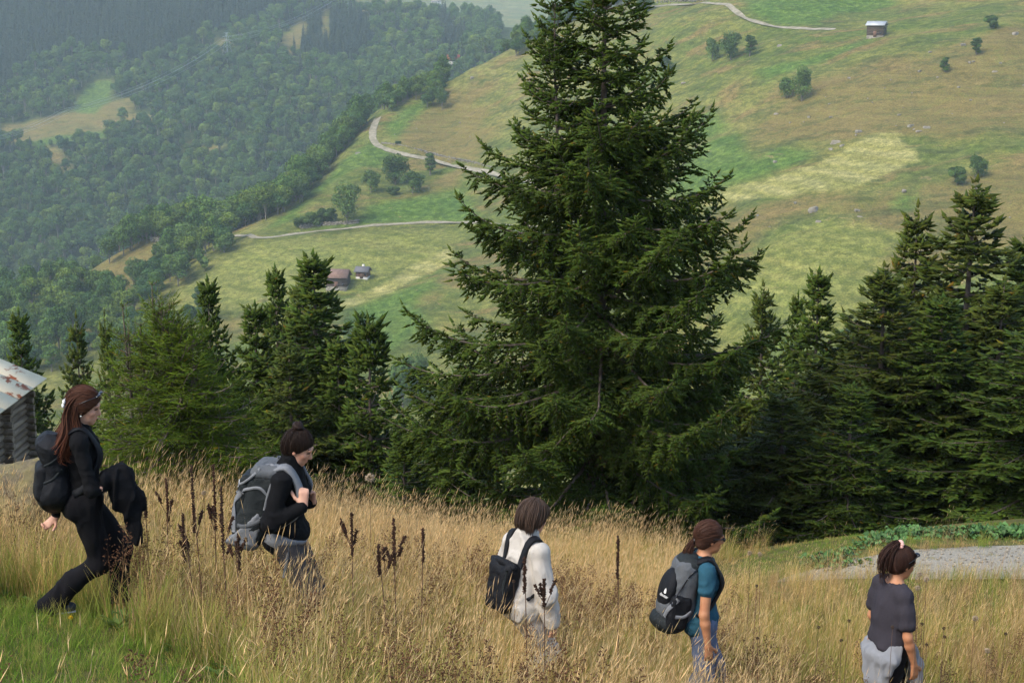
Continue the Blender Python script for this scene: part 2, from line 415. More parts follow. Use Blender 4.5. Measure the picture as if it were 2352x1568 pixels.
def build_hill_mat():
    t = NT(hill_mat); b = t.n['Principled BSDF']; p = t.pos()
    sp = t.new('SeparateXYZ'); t.l.new(p, sp.inputs[0])
    n_big = t.noise(0.012, p, 3); n_mid = t.noise(0.06, p, 5, 0.6); n_fine = t.noise(0.45, p, 6, 0.65); n_tuft = t.noise(2.2, p, 4, 0.7)
    c = t.mix(t.ramp(n_mid, 0.36, 0.66), lin('#5c6a30'), lin('#78783e'))
    c = t.mix(t.math('MULTIPLY', t.ramp(n_big, 0.45, 0.7), .7), c, lin('#7f7746'))
    # patchy sward: rusty and green drifts running slantwise over the slope
    mp = t.new('Mapping'); t.l.new(p, mp.inputs['Vector']); mp.inputs['Rotation'].default_value = (0, 0, .5); mp.inputs['Scale'].default_value = (.022, .075, .09)
    d1 = t.noise(1.0, mp.outputs[0], 7, .68, .5); mp2 = t.new('Mapping'); t.l.new(p, mp2.inputs['Vector']); mp2.inputs['Location'].default_value = (300, 90, 10); mp2.inputs['Rotation'].default_value = (0, 0, .35); mp2.inputs['Scale'].default_value = (.05, .13, .2)
    d2 = t.noise(1.0, mp2.outputs[0], 6, .7, .3)
    c = t.mix(t.math('MULTIPLY', t.ramp(d1, .52, .64), .75), c, lin('#7b6642'))
    c = t.mix(t.math('MULTIPLY', t.ramp(d2, .54, .66), .65), c, lin('#48592c'))
    # stripes of the hay rows follow the contour
    warp = t.math('ADD', t.math('MULTIPLY', sp.outputs[2], 2.2), t.math('MULTIPLY', n_mid, 6.0))
    warp = t.math('ADD', warp, t.math('MULTIPLY', sp.outputs[0], 0.16))
    st = t.math('MULTIPLY_ADD', t.math('SINE', warp), 0.5, 0.5)
    st2 = t.math('MULTIPLY_ADD', t.math('SINE', t.math('MULTIPLY', warp, 0.43)), 0.5, 0.5)
    c = t.mix(t.math('MULTIPLY', st2, t.math('MULTIPLY', t.ramp(n_big, .35, .6), 0.25)), c, lin('#9a9458'))
    def fac(nm, feather, wob):
        s = t.math('ADD', t.attr('cover_' + nm), t.math('MULTIPLY', t.math('SUBTRACT', n_mid, 0.5), wob))
        s = t.math('ADD', s, t.math('MULTIPLY', t.math('SUBTRACT', n_fine, 0.5), wob * 0.5))
        return t.ramp(s, -feather, feather)
    lush = t.mix(t.ramp(n_fine, 0.3, 0.7), lin('#4c6a2c'), lin('#5d7834'))
    dry = t.mix(t.ramp(n_fine, 0.35, 0.68), lin('#957d52'), lin('#666236'))
    dry = t.mix(t.math('MULTIPLY', t.ramp(n_mid, 0.48, 0.62), .8), dry, lin('#7d6a45'))
    c = t.mix(t.math('MULTIPLY', fac('dry', 5.0, 30.0), 0.8), c, dry)
    c = t.mix(t.math('MULTIPLY', t.ramp(d2, .5, .6), .6), c, lin('#565c34')); c = t.mix(t.math('MULTIPLY', t.ramp(d1, .52, .62), .5), c, lin('#84704a'))
    c = t.mix(t.math('MULTIPLY', fac('lush', 3.0, 9.0), 0.8), c, lush)
    stub = t.mix(t.math('MULTIPLY', st, 0.5), lin('#7c8042'), lin('#989456'))
    c = t.mix(t.math('MULTIPLY', fac('stubble', 4.0, 6.0), 0.8), c, stub)
    mown = t.mix(t.math('MULTIPLY', st, 0.6), lin('#969056'), lin('#b0a676'))
    mown = t.mix(t.math('MULTIPLY', t.ramp(n_mid, .5, .7), .25), mown, lin('#848844'))
    c = t.mix(t.math('MULTIPLY', fac('mown', 1.8, 4.0), .88), c, mown)
    c = t.mix(fac('wood', 4.0, 6.0), c, t.mix(t.ramp(n_fine, .3, .7), (0.03, 0.048, 0.016), (0.05, 0.07, 0.022)))
    # bare earth scars, tufts
    scar = t.math('MULTIPLY', t.ramp(t.noise(0.16, t.scaled(p, 1, 1, 3.0), 4, 0.6, 0.6), 0.66, 0.72), 0.55)
    c = t.mix(scar, c, lin('#9c8664'))
    ter = t.noise(1.0, t.scaled(p, .035, .035, 1.1), 5, .65, .4)     # grazing terraces along the contour
    c = t.mix(1.0, c, t.mix(t.ramp(ter, .33, .66), (0.84, 0.87, 0.82), (1.12, 1.09, 1.06)), 'MULTIPLY')
    tu = t.mix(t.ramp(n_tuft, 0.3, 0.75), (0.55, 0.58, 0.52), (1.3, 1.27, 1.2))
    c = t.mix(1.0, c, tu, 'MULTIPLY')
    c = t.mix(1.0, c, t.mix(t.ramp(n_fine, 0.35, 0.7), (0.58, 0.62, 0.55), (1.18, 1.15, 1.1)), 'MULTIPLY')
    t.set(b.inputs['Base Color'], c); b.inputs['Roughness'].default_value = 0.95; b.inputs['Specular IOR Level'].default_value = 0.1
    h = t.math('ADD', t.math('MULTIPLY', n_fine, 0.8), t.math('MULTIPLY', n_tuft, 0.35))
    t.l.new(t.bump(h, 0.9, 1.0), b.inputs['Normal'])
build_hill_mat()

# --- near ground sheet
gx = np.linspace(-34, 34, 170); gy = np.linspace(-12, 62, 186)
X, Y = np.meshgrid(gx, gy)
Z = H(X, Y)
ground_mat = mat('meadow_soil', lin('#4c4a26'), 0.95, 0.3, 3.0, lin('#5d5a30'), 0.6, 30, 0.1)
me = mesh_np('meadow_ground', np.stack([X, Y, Z], -1).reshape(-1, 3), grid_faces(186, 170), True, None, [ground_mat])
link('ground', me, kind='structure', label='sloping meadow ground under the tall dry grass')
# ------------------------------------------------------------------ conifers
def _unit(v): return v / (np.linalg.norm(v, axis=-1, keepdims=True) + 1e-12)

def spruce_parts(seed, Ht, prof, wh_step, per, lat_step, sh_step, sh_len, sh_r, needles=0, sag=(0.10, 0.45), up=45, z0=0.15, zoff=0.0, ofs=(0, 0), bare_top=0.0, p_top=36, lat_max=0.5, trunk_r=None, hang=0.0, in0=0.16):
    """returns wood (V,F) and foliage (V,F,col); prof: list of (t, radius) from base to top"""
    r = np.random.default_rng(seed)
    pt, pr = np.array([p[0] for p in prof]), np.array([p[1] for p in prof])
    wood = MB(); tr = trunk_r or Ht * 0.013
    wob = r.normal(0, 0.012, (12, 2)).cumsum(0) * Ht * 0.12
    zs = np.linspace(-0.6 if zoff == 0 else zoff, Ht, 12)
    tp = np.stack([ofs[0] + wob[:, 0], ofs[1] + wob[:, 1], zs], 1)
    wood.tube(tp, tr * (1 - np.clip(zs / Ht, 0, 1)) ** 0.9 + 0.006, 7)
    LB, LD, LL, LS, LT = [], [], [], [], []      # laterals: base, dir, length, sag, tint
    h = max(z0, zoff + 0.1)
    while h < Ht * 0.985:
        t = h / Ht; Rb = np.interp(t, pt, pr)
        n = per + r.integers(-1, 2); a0 = r.uniform(0, 6.28)
        for k in range(n):
            az_ = a0 + 6.283 * k / n + r.normal(0, 0.25); L = Rb * r.choice([r.uniform(0.5, .8), r.uniform(.85, 1.15)], p=[.35, .65])
            if L < 0.12: L = 0.12
            m = max(6, int(L / 0.16)); s = np.linspace(0, 1, m)
            p0 = np.interp(t, [0, 0.35, 0.75, 1], [-10, -4, 10, p_top]) + r.normal(0, 5)
            upk = np.interp(t, [0, 0.3, 0.8, 1], [up * 0.8, up, up * .9, 14]) * r.uniform(0.7, 1.2)
            pit = np.radians(p0 - 16 * np.sin(np.pi * s) * (1 - t) + upk * s ** 1.8)
            azs = az_ + np.cumsum(r.normal(0, 0.05, m))
            d = np.stack([np.cos(azs) * np.cos(pit), np.sin(azs) * np.cos(pit), np.sin(pit)], 1)
            ctr = np.array([np.interp(h, zs, tp[:, 0]), np.interp(h, zs, tp[:, 1]), h + r.uniform(-.3, .3) * wh_step])
            P = ctr + np.vstack([[0, 0, 0], np.cumsum(d[:-1] * (L / (m - 1)), 0)])
            wood.tube(P, np.linspace(0.011 * L + 0.004, 0.004, m), 4, False)
            nl = max(4, int(L * 0.92 / lat_step)); ss = np.linspace(0.08 if L < 1 else in0, 0.985, nl) + r.normal(0, .012, nl); ss = np.clip(ss, 0.05, 0.99)
            B = np.stack([np.interp(ss, s, P[:, i]) for i in range(3)], 1)
            T = _unit(np.stack([np.interp(ss, s, d[:, i]) for i in range(3)], 1))
            side = _unit(np.cross(T, [0, 0, 1.0])) * np.where(np.arange(nl) % 2, 1, -1)[:, None]
            ang = np.radians(r.uniform(38, 62, nl))[:, None]
            D = _unit(T * np.cos(ang) + side * np.sin(ang) + np.array([0, 0, 1]) * r.normal(-0.05, 0.22, nl)[:, None])
            ll = np.minimum(lat_max, 0.12 + 0.42 * L * (1 - ss)) * r.uniform(0.55, 1.15, nl)
            LB.append(B); LD.append(D); LL.append(ll); LS.append(ll * r.uniform(*sag, nl) * (1.0 - 0.75 * ss) * (1.15 - t)); LT.append(np.full(nl, r.uniform(0.82, 1.15)))
            if hang > 0 and L > 0.5:
                nh = max(2, int(L * hang * np.interp(t, [0, .45, .8, 1], [1.5, 1.1, .5, .2]) / lat_step)); sh = r.uniform(in0, 0.93, nh)
                Bh = np.stack([np.interp(sh, s, P[:, i]) for i in range(3)], 1); Th = np.stack([np.interp(sh, s, d[:, i]) for i in range(3)], 1)
                Dh = _unit(Th * r.uniform(.3, .9, nh)[:, None] + _unit(np.cross(Th, [0, 0, 1.0])) * r.normal(0, .5, nh)[:, None] + np.array([0, 0, -1.0]) * r.uniform(.5, 1.0, nh)[:, None])
                lh = np.minimum(lat_max * .8, .1 + .3 * L * (1 - sh)) * r.uniform(.6, 1.2, nh)
                LB.append(Bh); LD.append(Dh); LL.append(lh); LS.append(lh * .1); LT.append(np.full(nh, r.uniform(.8, 1.1)))
            # leader at branch tip
            LB.append(P[-1:]); LD.append(d[-1:]); LL.append(np.array([sh_len * 1.1])); LS.append(np.zeros(1)); LT.append(np.ones(1))
        h += wh_step * r.uniform(0.75, 1.25) * np.interp(t, [0, 0.4, 0.75, 1], [0.72, 0.88, 1.0, 0.9])
    # leader with few buds
    LB.append(tp[-1:] - [[0, 0, sh_len]]); LD.append(np.array([[0, 0, 1.0]])); LL.append(np.array([sh_len * 2.2])); LS.append(np.zeros(1)); LT.append(np.ones(1))
    B, D, LL, LS, LT = map(np.concatenate, (LB, LD, LL, LS, LT))
    # twig wood: thin triangles pairs
    tip = B + D * LL[:, None] - np.stack([0 * LS, 0 * LS, LS], 1)
    mid = B + D * LL[:, None] * .5 - np.stack([0 * LS, 0 * LS, LS * .25], 1)
    nrm = _unit(np.cross(D, [0.3, 0.2, 1.0])) * 0.004
    Vt = np.stack([B - nrm, B + nrm, mid + nrm * .8, mid - nrm * .8, tip], 1).reshape(-1, 3)
    i = np.arange(len(B))[:, None] * 5
    wood.add(Vt, np.concatenate([i + [[0, 1, 2]], i + [[0, 2, 3]], i + [[3, 2, 4]]]).astype(int))
    # shoots
    n = np.maximum(2, (LL / sh_step).astype(int)) * 2 + 1
    L_i = np.repeat(np.arange(len(B)), n)
    k = np.arange(len(L_i)) - np.repeat(np.cumsum(n) - n, n); nn = n[L_i]
    w = np.where(k == nn - 1, 0.97, ((k // 2) + 0.6) / (nn // 2 + .1)); w = np.clip(w + r.normal(0, 0.03, len(w)), 0.02, 0.98)
    base = B[L_i] + D[L_i] * (LL[L_i] * w)[:, None]; base[:, 2] -= LS[L_i] * w ** 2
    dt = D[L_i] * LL[L_i][:, None]; dt[:, 2] -= 2 * LS[L_i] * w; dt = _unit(dt)
    side = _unit(np.cross(dt, [0.05, 0.02, 1.0])) * np.where(k % 2, 1, -1)[:, None]
    a = np.radians(np.where(k == nn - 1, 0, r.uniform(32, 60, len(k))))[:, None]
    sd = _unit(dt * np.cos(a) + side * np.sin(a) + r.normal(0, 0.16, (len(k), 3)) + np.array([0, 0, 0.10]))
    sl = sh_len * r.uniform(0.55, 1.2, len(k)) * np.where(k == nn - 1, 1.25, 1.0)
    tint = (LT[L_i] * r.uniform(0.78, 1.22, len(k)))[:, None] * np.stack([r.uniform(.85, 1.2, len(k)), np.ones(len(k)), r.uniform(.8, 1.1, len(k))], 1)
    sel = r.random(len(k)) < 0.012; tint[sel] *= [2.2, 1.1, 0.8]
    q = _unit(np.cross(sd, r.normal(0, 1, sd.shape))); q2 = np.cross(sd, q)
    V, F, C = [], [], []
    rad = sh_r * (0.4 if needles else 1.0) * r.uniform(0.8, 1.2, len(k))[:, None]
    ring = [base + sd * (sl * 0.16)[:, None] + rad * (math.cos(p) * q + math.sin(p) * q2) for p in (0, 2.094, 4.189)]
    tipp = base + sd * sl[:, None]
    V = np.stack([*ring, tipp], 1).reshape(-1, 3)
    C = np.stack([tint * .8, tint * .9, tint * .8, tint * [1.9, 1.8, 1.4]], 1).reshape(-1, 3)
    i = np.arange(len(k))[:, None] * 4
    F = np.concatenate([i + [[3, a_, b]] for a_, b in ((0, 1), (1, 2), (2, 0))])
    if needles:
        m = len(k); f = r.uniform(0.05, 1.0, (m, needles)); ph = np.arange(needles)[None] * 2.4 + r.uniform(0, 6.28, (m, 1))
        rd = np.cos(ph)[..., None] * q[:, None] + np.sin(ph)[..., None] * q2[:, None]
        nb = base[:, None] + sd[:, None] * (f * sl[:, None])[..., None]
        nl_ = r.uniform(0.013, 0.02, (m, needles, 1)) * (sh_r / 0.012)
        nt = nb + (rd * 0.8 + sd[:, None] * 0.62) * nl_
        wv = np.cross(sd[:, None], rd) * 0.0019 * (sh_r / 0.012)
        NV = np.stack([nb - wv, nb + wv, nt], 2).reshape(-1, 3)
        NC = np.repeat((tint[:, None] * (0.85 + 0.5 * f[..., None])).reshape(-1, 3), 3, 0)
        o = len(V); V = np.vstack([V, NV]); C = np.vstack([C, NC])
        F = np.vstack([F, o + np.arange(m * needles * 3).reshape(-1, 3)])
    return wood, V, F, C

bark_mat = mat('spruce_bark', lin('#4d4238'), 0.9, 0.35, 9.0, lin('#6b5f54'), 0.8, 40)
def needle_mat(name, c):
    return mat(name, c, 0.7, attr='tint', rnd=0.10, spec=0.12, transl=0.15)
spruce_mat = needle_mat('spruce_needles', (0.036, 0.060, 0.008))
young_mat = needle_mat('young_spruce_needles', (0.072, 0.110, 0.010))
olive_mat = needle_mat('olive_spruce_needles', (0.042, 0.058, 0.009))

def spruce_meshes(nm, mat_, parts):
    wood = MB(); VV, FF, CC, o = [], [], [], 0
    for w, V, F, C in parts:
        for a in w.V: pass
        wood.V += w.V; wood.F3 += [f + wood.n for f in w.F3]; wood.F4 += [f + wood.n for f in w.F4]; wood.n += w.n
        VV.append(V); FF.append(F + o); CC.append(C); o += len(V)
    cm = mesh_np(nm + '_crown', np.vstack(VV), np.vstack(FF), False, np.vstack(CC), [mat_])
    return wood.mesh(nm + '_trunk', bark_mat), cm

def put_tree(name, meshes, u, y, label, cat='tree', group=None, rz=0.0, s=1.0, x=None, z=None, sink=0.05, vy=900):
    r_ = ray(u, vy); xx = r_[0] / r_[1] * y if x is None else x
    zz = Hs(xx, y) if z is None else z
    e = link(name, None, loc=(xx, y, zz - sink), rot=(0, 0, rz), label=label, cat=cat, group=group, scale=s)
    link('trunk', meshes[0], e); link('crown', meshes[1], e)
    return e

# the big spruce in the middle
prof_big = [(0, 2.8), (0.08, 3.05), (0.23, 2.95), (0.41, 2.7), (0.52, 2.25), (0.7, 1.5), (0.86, 0.78), (0.95, .3), (1, 0.05)]
big = spruce_meshes('big_spruce', spruce_mat, [
    spruce_parts(11, 9.5, prof_big, 0.29, 7, 0.060, 0.048, 0.096, 0.0215, sag=(0.25, 0.9), up=54, z0=0.1, trunk_r=0.13, hang=0.9, lat_max=0.55),
    spruce_parts(12, 8.9, [(0, .1), (0.62, 0.3), (0.75, 0.7), (0.9, 0.36), (1, 0.05)], 0.27, 5, 0.06, 0.045, 0.09, 0.019, zoff=5.6, ofs=(-0.62, 0.1), trunk_r=0.06)])
put_tree('spruce_tree', big, 1368, 21.2, 'tall dense spruce standing in the middle behind the tan grass', rz=0.4)

# young spruce on the left with several leaders
prof_young = [(0, 1.1), (0.15, 1.15), (0.4, 0.98), (0.62, 0.74), (0.8, 0.42), (1, 0.06)]
yp = [spruce_parts(21, 1.95, prof_young, 0.095, 7, 0.05, 0.042, 0.10, 0.015, needles=4, sag=(0.1, 0.35), up=38, z0=0.0, p_top=38, lat_max=0.36, trunk_r=0.035, hang=0.35, in0=0.2)]
for i, (ox, oz, hh) in enumerate([(-0.42, 0.6, 1.95), (-0.1, 0.9, 2.12), (-0.03, 1.0, 1.98), (0.18, 0.9, 1.9)]):
    yp.append(spruce_parts(30 + i, hh, [(0, .1), (0.5, 0.4), (0.72, 0.26), (0.84, 0.10), (0.9, .02), (1, 0.01)], 0.16, 5, 0.06, 0.05, 0.10, 0.0125, needles=4, zoff=oz, ofs=(ox, -0.05), lat_max=0.2, p_top=40, trunk_r=0.02))
def leader(base, top, seed):
    r = np.random.default_rng(seed); base, top = np.array(base, float), np.array(top, float); w = MB(); P = catmull(np.array([base, base * .45 + top * .55 + r.normal(0, .01, 3), top]), 8); w.tube(P, np.linspace(.013, .005, 8), 5)
    n = 46; f = np.sort(r.uniform(.25, 1, n)); b = base * (1 - f)[:, None] + top * f[:, None]; a = np.arange(n) * 2.4; d = _unit(np.stack([np.cos(a) * .55, np.sin(a) * .55, np.ones(n)], 1)); L = np.full(n, .042)
    for z, m, ll in ((.98, 3, .07), (.58, 5, .20), (.3, 5, .26)):
        c = base * (1 - z) + top * z
        for k in range(m):
            a_ = k * 6.283 / m + r.uniform(0, 1); dd = _unit(np.array([math.cos(a_), math.sin(a_), r.uniform(.5, 1.0)])); w.tube([c, c + dd * ll], [.006, .003], 4, False); nn = int(ll / .016)
            b = np.vstack([b, c + dd * (np.linspace(.1, 1, nn) * ll)[:, None]]); ph = np.arange(nn) * 2.4; e1 = _unit(np.cross(dd, [0, 0, 1.0])); e2 = np.cross(dd, e1); d = np.vstack([d, _unit(dd + .7 * (np.cos(ph)[:, None] * e1 + np.sin(ph)[:, None] * e2))]); L = np.concatenate([L, np.full(nn, .035)])
    q = _unit(np.cross(d, r.normal(0, 1, d.shape))); q2 = np.cross(d, q); ring = [b + .006 * (math.cos(p) * q + math.sin(p) * q2) for p in (0, 2.094, 4.189)]; V = np.stack([*ring, b + d * L[:, None]], 1).reshape(-1, 3); i = np.arange(len(b))[:, None] * 4
    return w, V, np.concatenate([i + [[3, x, y]] for x, y in ((0, 1), (1, 2), (2, 0))]), np.tile([1.3, 1.25, 1.0], (len(V), 1))
_r = ray(405, 900); yx = _r[0] / _r[1] * 15.3; yb_ = np.array([yx, 15.3, Hs(yx, 15.3) - .05])
for i_, (u_, v_) in enumerate([(281, 700), (349, 652), (366, 702), (409, 718), (322, 745), (440, 760)]):
    tp_ = (at(u_, v_, 15.3) - yb_) / 1.12; yp.append(leader([tp_[0] * .92, tp_[1], tp_[2] - (.85 if i_ < 2 else .6)], tp_, 900 + i_))
young = spruce_meshes('young_spruce', young_mat, yp)
put_tree('spruce_tree', young, 405, 15.3, 'bright green young spruce with several bare leader shoots beside the long-haired hiker', rz=0.0, s=1.12)

# mid-distance spruces: three crowns shared by the trees
prof_m = [(0, 1.6), (0.1, 1.85), (0.3, 1.55), (0.55, 1.08), (0.8, 0.44), (0.92, .14), (1, 0.03)]
mid_a = spruce_meshes('mid_spruce_a', spruce_mat, [spruce_parts(41, 6.0, prof_m, 0.24, 7, 0.066, 0.056, 0.105, 0.031, sag=(0.3, 0.9), up=40, lat_max=0.45, hang=0.6)])
mid_b = spruce_meshes('mid_spruce_b', olive_mat, [spruce_parts(42, 6.0, [(0, 1.75), (0.12, 1.95), (0.35, 1.55), (0.6, 1.05), (0.82, 0.42), (0.93, .14), (1, 0.03)], 0.26, 7, 0.066, 0.056, 0.11, 0.031, sag=(0.5, 1.1), up=34, lat_max=0.5, hang=0.9)])
small_c = spruce_meshes('small_spruce', spruce_mat, [spruce_parts(43, 3.0, [(0, 0.9), (0.15, 1.0), (0.45, 0.64), (0.8, 0.22), (1, 0.03)], 0.17, 7, 0.062, 0.052, 0.09, 0.022, sag=(0.2, 0.6), up=30, lat_max=0.32, hang=0.5)])
for q in (big, young, mid_a, mid_b, small_c): print(q[1].name, len(q[1].polygons))

def spruce_to(meshes, h0, u, vtop, y, wpx, label, rz, group=None, vb=None):
    """place a spruce whose top shows at (u, vtop): height comes from the ground below it"""
    top = at(u, vtop, y); g = Hs(top[0], y); hh = top[2] - g
    s = hh / h0; e = put_tree('spruce_tree', meshes, u, y, label, rz=rz, x=top[0], group=group)
    e.scale = (wpx, wpx, s); return e
spruce_to(mid_a, 6, 726, 600, 27, 1.51, 'dark spruce with the broadest top in the clump behind the hiker with the grey pack', 0.3)
spruce_to(mid_b, 6, 690, 650, 28.5, 1.18, 'dark spruce tucked behind the left shoulder of the clump\'s tallest spruce', 2.0)
spruce_to(mid_a, 6, 629, 632, 30, 0.95, 'slim pointed spruce on the left side of the clump behind the grey pack', 4.0)
spruce_to(mid_b, 6, 665, 800, 25, 1.10, 'lower bushy spruce in front of the clump behind the grey pack', 5.6)
spruce_to(mid_a, 6, 780, 790, 26, 1.04, 'spruce filling the right side of the clump behind the grey pack', 0.9)
spruce_to(mid_a, 6, 588, 712, 28, 1.11, 'lower blunt spruce on the far left of the clump behind the grey pack', 1.2)
spruce_to(small_c, 3, 850, 755, 25, 1.52, 'small dark pointed spruce just right of the clump, left of the big spruce', 0.0)
spruce_to(mid_a, 6, 476, 655, 26, 0.79, 'spruce rising behind the right side of the young spruce', 5.1)
spruce_to(mid_b, 6, 172, 745, 42, 1.12, 'spruce above the long-haired hiker, left of the young spruce', 0.8)
spruce_to(mid_b, 6, 242, 742, 44, 0.85, 'narrow spruce directly behind the left leader of the young spruce', 3.1)
spruce_to(mid_a, 6, 42, 732, 40, 1.18, 'spruce rising behind the rusty barn roof', 2.6)
spruce_to(mid_b, 6, -70, 800, 41, 1.40, 'spruce behind the barn at the left picture edge', 1.6)
spruce_to(mid_b, 6, 2232, 432, 26, 1.78, 'tallest spruce of the right-hand group, top above the gravel road', 0.9)
spruce_to(mid_b, 6, 2112, 488, 27, 1.30, 'second tallest spruce of the right-hand group, left of the tallest', 2.9)
spruce_to(mid_b, 6, 2040, 620, 24, 1.37, 'olive spruce with low boughs at the left front of the right-hand group', 4.2)
spruce_to(mid_a, 6, 2365, 555, 27, 1.59, 'spruce cut by the right picture edge', 5.5)
spruce_to(mid_a, 6, 2420, 700, 22, 1.51, 'dark low spruce at the right picture edge above the leafy verge', 1.5)
spruce_to(mid_a, 6, 1886, 635, 28, 1.11, 'pointed spruce between the big spruce and the right-hand group', 0.2)
spruce_to(mid_b, 6, 1757, 668, 31, 1.05, 'greyish spruce just right of the big spruce', 3.7)
spruce_to(mid_a, 6, 1832, 690, 32, 0.73, 'thin spruce half hidden left of the pointed spruce', 2.2)
spruce_to(mid_b, 6, 1800, 905, 22.5, 1.10, 'low spruce filling the gap right of the big spruce foot', 2.5)
spruce_to(mid_b, 6, 1985, 770, 25.5, 1.29, 'broad spruce filling the wall of trees left of the twin tops', 5.0)
spruce_to(mid_a, 6, 2160, 690, 23.5, 1.34, 'spruce with spreading boughs in front of the twin tops', 3.3)
spruce_to(mid_b, 6, 2300, 650, 24.5, 1.40, 'spruce right of the tallest one, above the leafy verge', 0.2)
spruce_to(small_c, 3, 1960, 900, 21.5, 1.34, 'low dense spruce at the left end of the leafy verge', 1.1)
spruce_to(mid_a, 6, 1030, 880, 24, 1.05, 'dark spruce half hidden behind the left side of the big spruce', 4.4)
spruce_to(mid_b, 6, 1600, 900, 24.5, 1.05, 'dark spruce half hidden behind the right foot of the big spruce', 0.7)
spruce_to(small_c, 3, 930, 1010, 21.5, 1.00, 'low spruce bush at the left foot of the big spruce', 0.5)

# ------------------------------------------------------------------ broadleaf trees
leaf_bark = mat('grey_bark', lin('#6a6257'), 0.9, 0.3, 5)
def leaf_mat(name, c): return mat(name, c, 0.65, attr='tint', rnd=0.34, spec=0.15, transl=0.2)
leaf_a = leaf_mat('broad_leaves', (0.074, 0.128, 0.030))
def broadleaf(seed, Ht, W, nblob, nleaf, leaf, shape=1.0, trunk=0.28):
    r = np.random.default_rng(seed)
    wood = MB(); wood.tube([[0, 0, -0.5], [r.normal(0, .05), 0, Ht * .3], [r.normal(0, .1), r.normal(0, .1), Ht * .75]], [Ht * .02, Ht * .016, Ht * .006], 6)
    c = r.normal(0, 1, (nblob, 3)); c = _unit(c) * (r.random((nblob, 1)) ** 0.45)
    zc = Ht * (trunk + (1 - trunk) * 0.5); c = c * [W * .36, W * .36, Ht * (1 - trunk) * .40] + [0, 0, zc]
    f = (c[:, 2] - Ht * trunk) / (Ht * (1 - trunk)); c[:, :2] *= (1.15 - shape * 0.55 * np.clip(f, 0, 1) ** 1.5)[:, None]
    br = W * r.uniform(0.13, 0.24, nblob)
    for j in range(0, nblob, 2):
        wood.tube([[0, 0, Ht * trunk * .7], c[j] * [.5, .5, .8], c[j]], [Ht * .009, Ht * .005, .01], 4, False)
    b = r.integers(0, nblob, nleaf); d = _unit(r.normal(0, 1, (nleaf, 3)) + [0, 0, 0.35])
    p = c[b] + d * (br[b] * r.uniform(0.72, 1.08, nleaf))[:, None] * [1, 1, 0.8]
    nrm = _unit(d + r.normal(0, 0.55, d.shape)); q = _unit(np.cross(nrm, r.normal(0, 1, d.shape))); q2 = np.cross(nrm, q)
    s = leaf * r.uniform(0.6, 1.35, nleaf)[:, None]
    V = np.stack([p - q * s, p - q2 * s * .6, p + q * s, p + q2 * s * .6], 1).reshape(-1, 3)
    bt = r.uniform(0.6, 1.4, nblob); t = (bt[b] * r.uniform(0.75, 1.25, nleaf))[:, None] * np.stack([r.uniform(.9, 1.15, nleaf), np.ones(nleaf), r.uniform(.85, 1.1, nleaf)], 1)
    F = np.arange(nleaf * 4).reshape(-1, 4)
    return wood, V, F, np.repeat(t, 4, 0)
def broad_meshes(nm, *a, **k):
    m = k.pop('m', leaf_a)
    w, V, F, C = broadleaf(*a, **k)
    return w.mesh(nm + '_trunk', leaf_bark), mesh_np(nm + '_crown', V, F, False, C, [m])
def broad_joined(nm, *a, **k):
    m = k.pop('m', leaf_a)
    tone = np.array(k.pop('tone', (1, 1, 1))); w, V, F, C = broadleaf(*a, **k); C = C * tone; nw = w.n
    WV = np.vstack(w.V); F4 = [f for f in w.F4]; F3 = [f for f in w.F3]
    Fs = F3 + F4 + [F + nw]; mi = np.concatenate([np.full(len(f), 1) for f in F3 + F4] + [np.zeros(len(F))])
    return mesh_np(nm, np.vstack([WV, V]), Fs, False, np.vstack([np.ones((nw, 3)), C]), [m, leaf_bark], mi)

KIND = [(1, 1, 1), (1.35, 1.2, .8), (.68, .82, .95), (.9, 1.0, .8), (1.2, 1.15, 1.2)]
slope_trees = [broad_joined('slope_tree_%d' % i, 60 + i, h, w, nb, 2600, 0.31, sh, tone=KIND[i]) for i, (h, w, nb, sh) in enumerate([(10, 8.5, 26, .8), (11, 7.5, 24, 1.1), (8, 8, 22, .5), (12, 8, 28, 1.0), (7, 5, 16, .9)])]
feature = [broad_meshes('feature_tree_%d' % i, 80 + i, h, w, nb, 4600, 0.24, sh, .10) for i, (h, w, nb, sh) in enumerate([(10, 8, 30, .6), (9, 7.5, 26, .9), (12, 5, 26, 1.3), (5.5, 5.5, 16, .5)])]

def far_spruce(seed, Ht, R):
    r = np.random.default_rng(seed); V, F, C = [], [], []
    w = MB(); w.tube([[0, 0, -1], [0, 0, Ht * .95]], [Ht * .014, .03], 5)
    n = 420; t = 1 - np.sqrt(r.random(n)); z = Ht * (0.06 + 0.94 * t); rad = R * (1 - t) ** .85 * r.uniform(.55, 1.1, n) + .12
    a = r.uniform(0, 6.283, n); d = np.stack([np.cos(a), np.sin(a), np.full(n, -0.18)], 1); sd = np.stack([-np.sin(a), np.cos(a), np.zeros(n)], 1)
    tip = np.stack([np.zeros(n), np.zeros(n), z], 1) + d * rad[:, None]
    b = np.stack([np.zeros(n), np.zeros(n), z + .35], 1) + d * (rad * .25)[:, None]
    wv = sd * (0.16 * rad + .14)[:, None]; m = (tip * .45 + b * .55)
    V = np.stack([b, m - wv, tip, m + wv], 1).reshape(-1, 3) + np.repeat(r.normal(0, .05, (n, 3)), 4, 0)
    C = np.repeat(r.uniform(.7, 1.3, (n, 1)) * np.ones(3), 4, 0)
    Fs = w.F3 + w.F4 + [np.arange(n * 4).reshape(-1, 4) + w.n]; mi = np.concatenate([np.full(len(f), 1) for f in w.F3 + w.F4] + [np.zeros(n)])
    return mesh_np('far_spruce', np.vstack(w.V + [V]), Fs, False, np.vstack([np.ones((w.n, 3)), C]), [far_mat, bark_mat], mi)
far_mat = mat('far_spruce_needles', (0.028, 0.047, 0.022), 0.7, attr='tint', rnd=0.2, spec=0.2)
